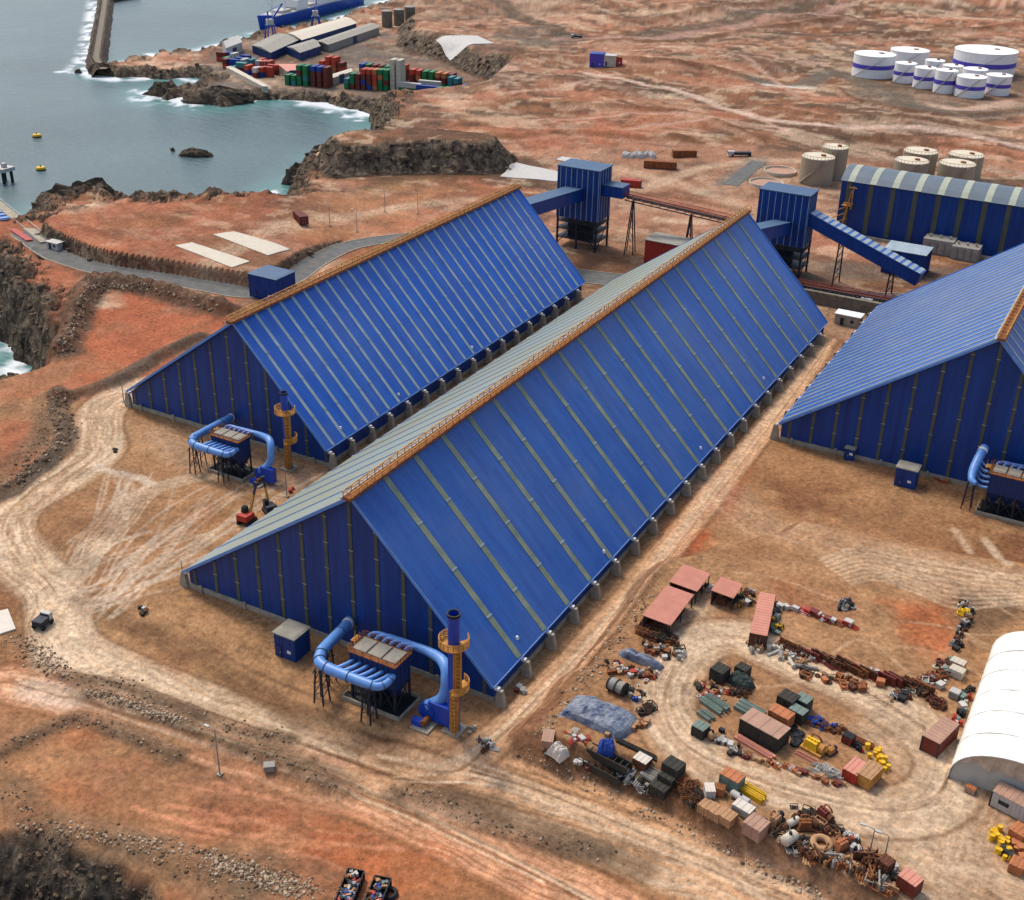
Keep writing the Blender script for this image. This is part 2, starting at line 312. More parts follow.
for base_, wd, zz, cc in ((hr, 9, LOW/2, 1), ([(-40,682),(20,684),(80,700),(200,738),(300,772),(380,800),(450,832),(540,876),(640,930)], 8, LOW, 1), ([(390,770),(470,768),(540,790),(640,830),(760,884),(880,940)], 16, LOW, 1), (loop, 8, YARD, 1), ([(380,752),(440,765),(480,748),(520,716),(600,632),(700,510),(790,394),(826,340)], 5, 0, 1)):
    for k in range(11):
        o1 = tr.uniform(-wd, wd); a = tr.randrange(0, max(1, len(base_)-4)); b_ = min(len(base_), a+tr.randrange(4, 9)); seg = [(x+o1*.5+tr.uniform(-1.5, 1.5), y+o1+tr.uniform(-1.2, 1.2)) for x, y in base_[a:b_]]
        if len(seg) > 2: line(seg, (lin(250,214,174,K*1.1) if k % 3 else lin(140,100,68,K)), tr.uniform(.16, .3), tr.uniform(.4, .85), zz, .45)
for k in range(16):
    a = (tr.uniform(660, 1000), tr.uniform(560, 700)); line([a, (a[0]+tr.uniform(20,60), a[1]+tr.uniform(-16,22)), (a[0]+tr.uniform(70,140), a[1]+tr.uniform(-10,50))], lin(236,196,152,K), tr.uniform(.18,.35), .5, YARD, .5)
for k in range(16):
    a = (tr.uniform(100, 330), tr.uniform(780, 870)); line([a, (a[0]+tr.uniform(20,60), a[1]+tr.uniform(0,22)), (a[0]+tr.uniform(80,160), a[1]+tr.uniform(10,50))], lin(232,160,118,K), tr.uniform(.2,.5), .6, LOW, .6)
# background roads and ground
line([(588,78),(622,82),(660,90),(696,100),(730,112),(770,124),(840,131),(920,134),(1040,154)], lin(244,208,182,K), 3.0, .95, 0, .35, 0, .25)
line([(744,112),(790,140),(812,148)], lin(228,188,160,K), 1.2, .7)
line([(200,270),(260,235),(330,212),(400,196),(470,188)], pale*.9, 3.5, .5, 4, .6, .5)
line([(500,212),(560,205),(640,190),(700,170),(800,165),(1000,185)], pale*.88, 3, .45, 0, .6)
line([(620,170),(700,190),(760,220)], pale*.88, 4, .4, 0, .7)
line([(495,2),(520,12),(545,22),(576,38)], lin(84,76,62,K), 7, .9, 0, .4)
line([(640,32),(700,24),(760,12),(810,0)], lin(104,92,76,K), 11, .8, 0, .5)
area([(500,20),(540,24),(575,42),(520,48),(490,40)], lin(128,116,100,K), .8, 8)
line([(560,34),(640,36),(720,26),(790,14),(850,4)], lin(216,172,150,K), 6, .6, 0, .5)
line([(744,79),(800,84),(836,72),(900,100),(960,118),(1040,108)], lin(122,114,100,K), 7, .85, 0, .4)
area([(836,96),(900,112),(960,118),(1030,108),(1030,60),(960,50),(850,76)], lin(128,112,94,K), .7, 6)
line([(770,86),(806,88)], lin(240,226,204,K), 5, .9, 0, .4); line([(936,106),(965,110),(1010,102)], lin(236,200,172,K), 4, .8, 0, .4)
line([(660,220),(700,222)], pale, 3, .4)
area([(710,186),(748,160),(772,160),(760,176),(738,186)], lin(140,130,116,K), .9, 2)
area([(800,262),(900,262),(960,268),(960,282),(800,280)], lin(128,116,102,K), .7, 3)
area([(620,296),(580,300),(590,316),(560,330)], lin(120,112,98,K), .7, 3)
area([(180,70),(200,92),(230,97),(300,97),(350,103),(400,110),(470,104),(492,84),(440,62),(400,50),(395,30),(240,40)], lin(132,122,110,K), .85, 10, PORT)
line([(228,66),(255,80),(268,88)], lin(240,224,206,K), 2.2, .9, PORT, .3)
area([(400,40),(500,45),(520,60),(440,70),(390,60)], lin(158,122,98,K), .7, 8)
area([(425,18),(560,10),(600,-20),(420,-30)], lin(150,124,102,K), .6, 20)
for P, hh, ww in DIKES: line(P, lin(112,98,82,K), ww*1.15, .95, 0, .3, 0, .25, True)
for P, hh, ww in BERMS[:-1]: line(P, lin(138,112,86,K), ww*1.1, .8, LOW, .5, 0, .4)
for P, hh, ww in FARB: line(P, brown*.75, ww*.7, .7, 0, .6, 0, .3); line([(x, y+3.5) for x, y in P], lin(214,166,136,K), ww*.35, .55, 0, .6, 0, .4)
for P in ([(500,98),(560,92),(600,84)],[(640,130),(720,126),(800,136)],[(690,54),(760,56),(830,66)],[(520,124),(600,120),(660,118),(740,130),(830,146),(1040,176)],[(860,20),(940,10),(1030,4)],[(420,66),(470,74),(520,72)],[(900,122),(960,128),(1040,132)],[(740,60),(770,76),(800,100)]): line(P, lin(226,184,156,K), 1.9, .75, 0, .4, 0, .3)
# rock on the steep parts, gravelly noise everywhere
dzr = np.gradient(GZ, axis=0)/np.maximum(np.hypot(np.gradient(GX, axis=0), np.gradient(GY, axis=0)), 1e-3)
dzc = np.gradient(GZ, axis=1)/np.maximum(np.hypot(np.gradient(GX, axis=1), np.gradient(GY, axis=1)), 1e-3)
slope = np.hypot(dzr, dzc)
SD = -sdf(GX+7*(fbm(GX, GY, 22, 4, 31)-.5)*2, GY+7*(fbm(GX, GY, 22, 4, 32)-.5)*2, COAST, 40)
cliff = np.maximum((1-sst(7, 13, SD+3*(n3-.5))), sst(-2, 1, sdf(GX, GY, PIT, 12)+2*(n3-.5)))
headm = sst(-14, -2, sdf(GX, GY, HEAD, 18))*sst(.3, .6, slope)
port_edge = sst(.45, .8, slope)*sst(300, 380, GD)
cl = np.clip(cliff+headm+port_edge+sst(-2, 3, sdf(GX, GY, INLET, 10)), 0, 1)
rk = mixc(np.ones_like(C)*rockd, rockc, sst(.35, .62, fbm(GX, GY, 5, 5, 71))); rk = mixc(rk, np.array(lin(170,140,106,K)), sst(.52, .64, fbm(GX, GY, 4, 5, 72))*.8)
CLM = np.clip(cl, 0, 1)
C = mixc(C, np.array(lin(136,92,66,K)), np.clip(sst(.35, .8, slope)*(1-cl)*.7, 0, 1))
C = C*(1+.6*(n3-.5)+.30*(n4-.5)+.35*(n2-.5)+.20*(RNG.rand(*GX.shape)-.5))[..., None]
spk = RNG.rand(*GX.shape); msk = (spk > .99) & (GD < 330); C[msk] *= 1.35; C[(spk < .012) & (GD < 330)] *= .62
C = np.clip(C, .01, .85)
# ------------------------------------------------------------------ materials
def mat(name, col, rough=.7, metal=0.0, var=.25, scale=.6, bump=0.0, col2=None, stretch=(1,1,1), spec=.3, bscale=None):
    m = D.materials.new(name); m.use_nodes = True; t = m.node_tree; n = t.nodes; l = t.links; b = n['Principled BSDF']
    b.inputs['Roughness'].default_value = rough; b.inputs['Metallic'].default_value = metal; b.inputs['Specular IOR Level'].default_value = spec
    tc = n.new('ShaderNodeTexCoord'); mp = n.new('ShaderNodeMapping'); mp.inputs['Scale'].default_value = stretch; l.new(tc.outputs['Object'], mp.inputs[0])
    no = n.new('ShaderNodeTexNoise'); no.inputs['Scale'].default_value = scale; no.inputs['Detail'].default_value = 6; no.inputs['Roughness'].default_value = .65
    l.new(mp.outputs[0], no.inputs['Vector'])
    rp = n.new('ShaderNodeValToRGB'); rp.color_ramp.elements[0].position = .3; rp.color_ramp.elements[1].position = .72
    c2 = col2 if col2 else tuple(min(1, c*(1+var)) for c in col)
    rp.color_ramp.elements[0].color = (*[c*(1-var) for c in col], 1); rp.color_ramp.elements[1].color = (*c2, 1)
    l.new(no.outputs[0], rp.inputs[0]); l.new(rp.outputs[0], b.inputs['Base Color'])
    if bump:
        n2_ = n.new('ShaderNodeTexNoise'); n2_.inputs['Scale'].default_value = bscale or scale*6; n2_.inputs['Detail'].default_value = 4; l.new(tc.outputs['Object'], n2_.inputs['Vector'])
        bp = n.new('ShaderNodeBump'); bp.inputs['Strength'].default_value = bump; bp.inputs['Distance'].default_value = .3; l.new(n2_.outputs[0], bp.inputs['Height']); l.new(bp.outputs[0], b.inputs['Normal'])
    return m
def ground_mat():
    m = D.materials.new('earth'); m.use_nodes = True; t = m.node_tree; n = t.nodes; l = t.links; b = n['Principled BSDF']
    b.inputs['Roughness'].default_value = .95; b.inputs['Specular IOR Level'].default_value = .1
    a = n.new('ShaderNodeVertexColor'); a.layer_name = 'albedo'; tc = n.new('ShaderNodeTexCoord')
    no = n.new('ShaderNodeTexNoise'); no.inputs['Scale'].default_value = 1.1; no.inputs['Detail'].default_value = 10; no.inputs['Roughness'].default_value = .75; l.new(tc.outputs['Object'], no.inputs['Vector'])
    mr = n.new('ShaderNodeMapRange'); mr.inputs[1].default_value = .3; mr.inputs[2].default_value = .7; mr.inputs[3].default_value = .5; mr.inputs[4].default_value = 1.5; l.new(no.outputs[0], mr.inputs[0])
    mx = n.new('ShaderNodeVectorMath'); mx.operation = 'SCALE'; l.new(a.outputs[0], mx.inputs[0]); l.new(mr.outputs[0], mx.inputs['Scale']); ra = n.new('ShaderNodeVertexColor'); ra.layer_name = 'rock'; rs = n.new('ShaderNodeSeparateColor'); l.new(ra.outputs[0], rs.inputs[0])
    rn = n.new('ShaderNodeTexNoise'); rn.inputs['Scale'].default_value = .32; rn.inputs['Detail'].default_value = 10; rn.inputs['Roughness'].default_value = .72; rn.inputs['Distortion'].default_value = .6; l.new(tc.outputs['Object'], rn.inputs['Vector'])
    rr_ = n.new('ShaderNodeValToRGB'); e_ = rr_.color_ramp.elements; e_[0].position = .38; e_[0].color = (.03, .024, .019, 1); e_[1].position = .66; e_[1].color = (.40, .30, .19, 1); q_ = e_.new(.5); q_.color = (.14, .105, .074, 1); l.new(rn.outputs[0], rr_.inputs[0])
    vo = n.new('ShaderNodeTexVoronoi'); vo.feature = 'DISTANCE_TO_EDGE'; vo.inputs['Scale'].default_value = .42; l.new(rn.outputs['Color'], vo.inputs['Vector'])
    mpv = n.new('ShaderNodeMapping'); mpv.inputs['Scale'].default_value = (1, 1, .55); l.new(tc.outputs['Object'], mpv.inputs[0]); l.new(mpv.outputs[0], vo.inputs['Vector'])
    vr = n.new('ShaderNodeMapRange'); vr.inputs[1].default_value = 0; vr.inputs[2].default_value = .10; vr.inputs[3].default_value = .62; vr.inputs[4].default_value = 1; l.new(vo.outputs['Distance'], vr.inputs[0])
    vs_ = n.new('ShaderNodeVectorMath'); vs_.operation = 'SCALE'; l.new(rr_.outputs[0], vs_.inputs[0]); l.new(vr.outputs[0], vs_.inputs['Scale'])
    mm = n.new('ShaderNodeMix'); mm.data_type = 'RGBA'; l.new(rs.outputs[0], mm.inputs[0]); l.new(mx.outputs[0], mm.inputs[6]); l.new(vs_.outputs[0], mm.inputs[7]); l.new(mm.outputs[2], b.inputs['Base Color'])
    n3_ = n.new('ShaderNodeTexNoise'); n3_.inputs['Scale'].default_value = .9; n3_.inputs['Detail'].default_value = 9; n3_.inputs['Roughness'].default_value = .7; l.new(tc.outputs['Object'], n3_.inputs['Vector'])
    bp = n.new('ShaderNodeBump'); bp.inputs['Strength'].default_value = .55; bp.inputs['Distance'].default_value = .5; l.new(n3_.outputs[0], bp.inputs['Height'])
    rh = n.new('ShaderNodeMath'); rh.operation = 'MULTIPLY'; l.new(rn.outputs[0], rh.inputs[0]); l.new(rs.outputs[0], rh.inputs[1])
    b2 = n.new('ShaderNodeBump'); b2.inputs['Strength'].default_value = .9; b2.inputs['Distance'].default_value = 4.0; l.new(rh.outputs[0], b2.inputs['Height']); l.new(bp.outputs[0], b2.inputs['Normal']); l.new(b2.outputs[0], b.inputs['Normal'])
    return m
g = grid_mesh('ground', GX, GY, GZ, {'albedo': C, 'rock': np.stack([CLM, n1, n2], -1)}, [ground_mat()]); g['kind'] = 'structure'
# sea
sth = np.radians(np.linspace(30, 7.2, 420)); srow = np.concatenate([132/np.tan(sth), np.geomspace(1100, 8500, 90)])
SX, SY = fan(560, srow)
s1 = sdf(SX+7*(fbm(SX, SY, 22, 4, 31)-.5)*2, SY+7*(fbm(SX, SY, 22, 4, 32)-.5)*2, COAST, 60)
near = 1-sst(-4, 26, s1)
foam = (1-sst(0, 9, s1-2))*sst(.50, .60, fbm(SX, SY, 17, 4, 81)+.12*(fbm(SX, SY, 3, 3, 82)-.5))
bw = smooth_line([at(x, y, SEA) for x, y in [(80,70),(90,55),(96,20),(100,-10)]], 4); bd, _, _ = pdist(SX, SY, bw, 20); foam = np.maximum(foam, (1-sst(3, 11, bd))*sst(.42, .55, fbm(SX, SY, 6, 4, 83)))
for P in [[(60,72),(80,73),(96,72)],[(125,104),(135,102),(146,100)],[(170,106),(182,104)],[(310,165),(322,168)],[(300,104),(330,112),(358,120)],[(0,322),(14,318)],[(0,335),(16,338),(10,350)],[(100,78),(112,78)],[(172,76),(196,82)],[(210,56),(150,54)]]:
    d, _, _ = pdist(SX, SY, smooth_line([at(x, y, SEA) for x, y in P], 4), 16); foam = np.maximum(foam, (1-sst(1.0, 4.5, d))*sst(.40, .62, fbm(SX, SY, 5, 4, 84)))
SCOL = np.stack([near, np.clip(foam, 0, 1), fbm(SX, SY, 60, 4, 85)], -1)
def sea_mat():
    m = D.materials.new('sea_water'); m.use_nodes = True; t = m.node_tree; n = t.nodes; l = t.links; b = n['Principled BSDF']
    a = n.new('ShaderNodeVertexColor'); a.layer_name = 'shore'; sp = n.new('ShaderNodeSeparateColor'); l.new(a.outputs[0], sp.inputs[0])
    def mix(f, c1, c2):
        x = n.new('ShaderNodeMix'); x.data_type = 'RGBA'; l.new(f, x.inputs[0])
        for i, c in ((6, c1), (7, c2)):
            if isinstance(c, tuple): x.inputs[i].default_value = (*c, 1)
            else: l.new(c, x.inputs[i])
        return x.outputs[2]
    c = mix(sp.outputs[2], lin(44,70,72), lin(72,96,98)); c = mix(sp.outputs[0], c, lin(76,122,118)); c = mix(sp.outputs[1], c, (.75,.78,.78)); l.new(c, b.inputs['Base Color'])
    b.inputs['Roughness'].default_value = .3; b.inputs['IOR'].default_value = 1.33; b.inputs['Specular IOR Level'].default_value = .38
    tc = n.new('ShaderNodeTexCoord'); mp = n.new('ShaderNodeMapping'); mp.inputs['Rotation'].default_value = (0, 0, R_(30)); mp.inputs['Scale'].default_value = (.35, 1, 1); l.new(tc.outputs['Object'], mp.inputs[0])
    no = n.new('ShaderNodeTexNoise'); no.inputs['Scale'].default_value = .22; no.inputs['Detail'].default_value = 7; no.inputs['Roughness'].default_value = .62; l.new(mp.outputs[0], no.inputs['Vector'])
    bp = n.new('ShaderNodeBump'); bp.inputs['Strength'].default_value = .6; bp.inputs['Distance'].default_value = 1.6; l.new(no.outputs[0], bp.inputs['Height']); l.new(bp.outputs[0], b.inputs['Normal'])
    return m
s_ = grid_mesh('sea', SX, SY, np.full(SX.shape, SEA), {'shore': SCOL}, [sea_mat()]); s_['kind'] = 'structure'
# ------------------------------------------------------------------ mesh building
class MB:
    def __init__(s): s.v = []; s.f = []; s.m = []
    def add(s, vs, fs, mi=0):
        k = len(s.v); s.v += [tuple(v) for v in vs]; s.f += [tuple(i+k for i in f) for f in fs]; s.m += [mi]*len(fs); return s
    def box(s, c, d, rz=0, mi=0, tx=1, ty=1):
        """c = centre of the base, d = sizes; tx, ty narrow the top"""
        cx, cy, cz = c; a, b, h = d; co, si = math.cos(rz), math.sin(rz); vs = []
        for z, kx, ky in ((0, 1, 1), (h, tx, ty)):
            for x, y in ((-1,-1),(1,-1),(1,1),(-1,1)):
                X, Y = x*a/2*kx, y*b/2*ky; vs.append((cx+X*co-Y*si, cy+X*si+Y*co, cz+z))
        return s.add(vs, [(3,2,1,0),(4,5,6,7),(0,1,5,4),(1,2,6,5),(2,3,7,6),(3,0,4,7)], mi)
    def bar(s, p, q, w, h=None, mi=0, up=(0,0,1)):
        p, q, up = Vector(p), Vector(q), Vector(up); h = h or w; d = (q-p).normalized()
        if abs(d.dot(up)) > .98: up = Vector((1,0,0))
        r = d.cross(up).normalized()*w/2; u = r.cross(d).normalized()*h/2
        vs = [p-r-u, p+r-u, p+r+u, p-r+u, q-r-u, q+r-u, q+r+u, q-r+u]
        return s.add(vs, [(0,1,2,3),(7,6,5,4),(0,4,5,1),(1,5,6,2),(2,6,7,3),(3,7,4,0)], mi)
    def tube(s, pts, r, n=10, mi=0, cap=True):
        pts = [Vector(p) for p in pts]; k = len(s.v); rs = r if isinstance(r, (list, tuple)) else [r]*len(pts)
        side = None
        for i, p in enumerate(pts):
            d = (pts[min(i+1, len(pts)-1)]-pts[max(i-1, 0)]).normalized()
            if side is None: side = d.orthogonal().normalized()
            side = (side-d*side.dot(d)).normalized(); up = d.cross(side)
            for j in range(n):
                a = 2*math.pi*j/n; s.v.append(tuple(p+(side*math.cos(a)+up*math.sin(a))*rs[i]))
        for i in range(len(pts)-1):
            for j in range(n): s.f.append((k+i*n+j, k+i*n+(j+1) % n, k+(i+1)*n+(j+1) % n, k+(i+1)*n+j)); s.m.append(mi)
        if cap:
            s.f.append(tuple(k+j for j in reversed(range(n)))); s.m.append(mi)
            s.f.append(tuple(k+(len(pts)-1)*n+j for j in range(n))); s.m.append(mi)
        return s
    def cyl(s, c, r, h, n=20, r2=None, mi=0): 
        return s.tube([c, (c[0], c[1], c[2]+h)], [r, r if r2 is None else r2], n, mi)
    def lathe(s, c, prof, n=24, mi=0):
        k = len(s.v)
        for r, z in prof:
            for j in range(n): a = 2*math.pi*j/n; s.v.append((c[0]+r*math.cos(a), c[1]+r*math.sin(a), c[2]+z))
        for i in range(len(prof)-1):
            for j in range(n): s.f.append((k+i*n+j, k+i*n+(j+1) % n, k+(i+1)*n+(j+1) % n, k+(i+1)*n+j)); s.m.append(mi)
        return s
    def poly(s, pts, mi=0): return s.add(pts, [tuple(range(len(pts)))], mi)
    def build(s, name, mats, parent=None, smooth=False, loc=None, rz=0):
        me = D.meshes.new(name); me.from_pydata(s.v, [], s.f); 
        for m in (mats if isinstance(mats, (list, tuple)) else [mats]): me.materials.append(m)
        me.polygons.foreach_set('material_index', s.m)
        if smooth: me.polygons.foreach_set('use_smooth', [True]*len(s.f))
        me.update(); o = D.objects.new(name, me); COL.objects.link(o)
        if parent: o.parent = parent
        if loc is not None: o.location = loc; o.rotation_euler.z = rz
        return o
def tag(o, label=None, cat=None, group=None, kind=None):
    if label: o['label'] = label
    if cat: o['category'] = cat
    if group: o['group'] = group
    if kind: o['kind'] = kind
    return o
def thing(name, label, cat, loc=(0,0,0), rz=0, group=None):
    o = D.objects.new(name, None); COL.objects.link(o); o.location = loc; o.rotation_euler.z = rz; o.empty_display_size = .5
    return tag(o, label, cat, group)
KIDS = {}
def copy_tree(o, loc, rz, label=None, group=None, scale=None):
    def kids(p): return [c for c in p.children]
    c = o.copy(); COL.objects.link(c); c.location = loc; c.rotation_euler.z = rz
    if label: c['label'] = label
    if group: c['group'] = group
    if scale: c.scale = scale
    for ch in kids(o):
        d = ch.copy(); COL.objects.link(d); d.parent = c
        for g_ in kids(ch): e = g_.copy(); COL.objects.link(e); e.parent = d
    return c
M = {}
def roof_mat(name, c1, c2):
    m = mat(name, c1, .4, 0, .12, .10, 0, c2, (1, 6, 1), .5); t = m.node_tree; n = t.nodes; l = t.links; b = n['Principled BSDF']; src = b.inputs['Base Color'].links[0].from_socket
    tc = n.new('ShaderNodeTexCoord'); sp = n.new('ShaderNodeSeparateXYZ'); l.new(tc.outputs['Object'], sp.inputs[0]); cb = n.new('ShaderNodeCombineXYZ')
    l.new(sp.outputs[2], cb.inputs[0]); l.new(sp.outputs[1], cb.inputs[1]); br = n.new('ShaderNodeTexBrick'); br.inputs['Scale'].default_value = 1; br.inputs['Brick Width'].default_value = 6.1; br.inputs['Row Height'].default_value = 1.05; br.inputs['Mortar Size'].default_value = .045; br.inputs['Mortar Smooth'].default_value = .4; br.inputs['Bias'].default_value = 0
    br.inputs['Color1'].default_value = (.86,.88,.9,1); br.inputs['Color2'].default_value = (1.12,1.09,1.05,1); br.inputs['Mortar'].default_value = (.66,.68,.72,1); l.new(cb.outputs[0], br.inputs['Vector'])
    mu = n.new('ShaderNodeVectorMath'); mu.operation = 'MULTIPLY'; l.new(src, mu.inputs[0]); l.new(br.outputs[0], mu.inputs[1])
    no = n.new('ShaderNodeTexNoise'); no.inputs['Scale'].default_value = .045; no.inputs['Detail'].default_value = 7; no.inputs['Roughness'].default_value = .6; l.new(tc.outputs['Object'], no.inputs['Vector']); mr = n.new('ShaderNodeMapRange'); mr.inputs[1].default_value = .46; mr.inputs[2].default_value = .72; mr.inputs[4].default_value = .22; l.new(no.outputs[0], mr.inputs[0])
    mx = n.new('ShaderNodeMix'); mx.data_type = 'RGBA'; l.new(mr.outputs[0], mx.inputs[0]); l.new(mu.outputs[0], mx.inputs[6]); mx.inputs[7].default_value = (.20,.19,.22,1); l.new(mx.outputs[2], b.inputs['Base Color'])
    return m
M['blue_roof'] = roof_mat('blue_roof', lin(34,92,182,.74), lin(50,108,190,.76))
M['blue_roof_b'] = roof_mat('blue_roof_b', lin(20,96,208,.74), lin(34,110,208,.76))
M['blue_wall'] = mat('blue_wall', lin(4,70,162,.5), .5, 0, .22, .25, 0, lin(12,86,176,.6), (3, 3, .25), .4)
M['blue_dark'] = mat('blue_dark', lin(20,58,120,.7), .55, 0, .2, .5, 0, lin(24,60,120,.7), (1, 1, 1), .4)
M['blue_paint'] = mat('blue_paint', lin(12,70,180,.8), .4, 0, .12, .6, 0, None, (1, 1, 1), .5)
M['blue_top'] = mat('blue_grey_top', lin(84,116,150,.6), .6, 0, .15, .4)
M['blue_duct'] = mat('blue_duct', lin(92,150,226,.8), .42, 0, .12, .5, 0, lin(120,170,232,.8), (1, 1, 1), .5)
M['strip_olive'] = mat('strip_olive', lin(136,148,124,.7), .55, 0, .2, .35, 0, lin(166,172,142,.75), (1, 1, 1), .4)
M['strip_pale'] = mat('strip_pale', lin(156,176,190,.75), .5, 0, .14, .3, 0, lin(184,196,196,.78), (1, 1, 1), .4)
M['strip_mid'] = mat('strip_mid', lin(128,146,156,.7), .55, 0, .2, .2, 0, lin(150,160,156,.72))
M['strip_light'] = mat('strip_light', lin(160,160,128,.8), .5, 0, .16, .08, 0, lin(140,158,158,.8), (1, .3, 1), .4)
M['strip_wall'] = mat('strip_wall', lin(92,98,84,.75), .6, 0, .25, .5, 0, lin(110,112,92,.75), (1, 1, .4), .3)
M['white'] = mat('white', (.74,.73,.70), .55, 0, .10, .8)
M['conc'] = mat('concrete', lin(172,160,138,.8), .9, 0, .25, .7, .3, lin(196,184,160,.8))
M['conc_d'] = mat('concrete_dark', lin(132,122,104,.8), .9, 0, .3, .7, .3)
M['orange'] = mat('orange_rust', lin(206,136,56,.85), .75, 0, .4, 1.1, .2, lin(226,166,86,.85))
M['rust'] = mat('rust', lin(142,84,48,.8), .85, 0, .45, 1.3, .3, lin(178,110,62,.8))
M['rust_d'] = mat('rust_dark', lin(84,54,38,.8), .85, 0, .4, 1.6, .3, lin(130,80,52,.8))
M['yellow'] = mat('yellow', lin(232,184,34,.85), .55, 0, .2, 2)
M['steel'] = mat('steel_dark', lin(52,56,66,.8), .6, .2, .3, 1.4)
M['grey'] = mat('grey_sheet', lin(158,152,140,.8), .65, 0, .2, .8, .1)
M['greyroof'] = mat('grey_roof', lin(150,146,132,.8), .7, 0, .2, .6, .1, lin(176,168,150,.8))
M['black'] = mat('black', (.012,.013,.015), .6, 0, .4, 1.5)
M['beige'] = mat('tank_beige', lin(170,156,130,.75), .6, 0, .12, .25, 0, lin(190,174,146,.75), (1,1,.2))
M['beigetop'] = mat('tank_roof', lin(226,212,184,.8), .6, 0, .12, .3)
M['purple'] = mat('band_purple', lin(92,80,190,.8), .5, 0, .1, .5)
M['tankwhite'] = mat('tank_white', (.80,.78,.74), .5, 0, .06, .2, 0, None, (1,1,.2))
M['red'] = mat('red_paint', lin(184,60,44,.8), .55, 0, .25, 1.2)
M['asph'] = mat('asphalt', lin(118,118,114,.55), .9, 0, .15, .4, .2, lin(140,138,130,.6))
M['glass'] = mat('glass_dark', (.02,.03,.04), .1, 0, .2, 1)
# ------------------------------------------------------------------ asphalt roads draped on the ground
def road(name, pts, w, z=0, mt='asph', up=.10, edge=True):
    Q = smooth_line([at(x, y, z) for x, y in pts], 12); nl = 7
    P = np.array(Q); T = np.gradient(P, axis=0); T /= np.linalg.norm(T, axis=1)[:, None]; N = np.stack([T[:, 1], -T[:, 0]], 1)
    off = np.linspace(-w/2, w/2, nl); X = P[:, None, 0]+N[:, None, 0]*off; Y = P[:, None, 1]+N[:, None, 1]*off
    Z = H(X, Y); Z = np.maximum(Z, np.median(Z, axis=1, keepdims=True)-.2)+up
    k = np.ones(5)/5; Zp = np.pad(Z, ((2, 2), (0, 0)), 'edge'); Z = np.maximum(Z, np.stack([np.convolve(Zp[:, j], k, 'valid') for j in range(nl)], 1))
    b = MB(); n = len(Q)
    vs = [(X[i, j], Y[i, j], Z[i, j]) for i in range(n) for j in range(nl)]
    b.add(vs, [(i*nl+j, i*nl+j+1, (i+1)*nl+j+1, (i+1)*nl+j) for i in range(n-1) for j in range(nl-1)])
    if edge:
        for sgn, c0 in ((-1, 0), (1, nl-1)):
            for i in range(n-1):
                p = Vector(vs[i*nl+c0]); q = Vector(vs[(i+1)*nl+c0]); e0 = Vector((*(N[i]*sgn*.35), 0)); e1 = Vector((*(N[i+1]*sgn*.35), 0))
                u = Vector((0, 0, .12)); dn = Vector((0, 0, -.3))
                b.add([p+dn, q+dn, q+u, p+u, q+e1+u, p+e0+u, q+e1+dn, p+e0+dn], [(0,1,2,3), (3,2,4,5), (5,4,6,7)], 1)
    o = b.build(name, [M[mt], M['conc']]); o['kind'] = 'structure'; return o
road('road', ROAD_PX, 7, 0)
road('road', ROAD_PX2, 10, 0)
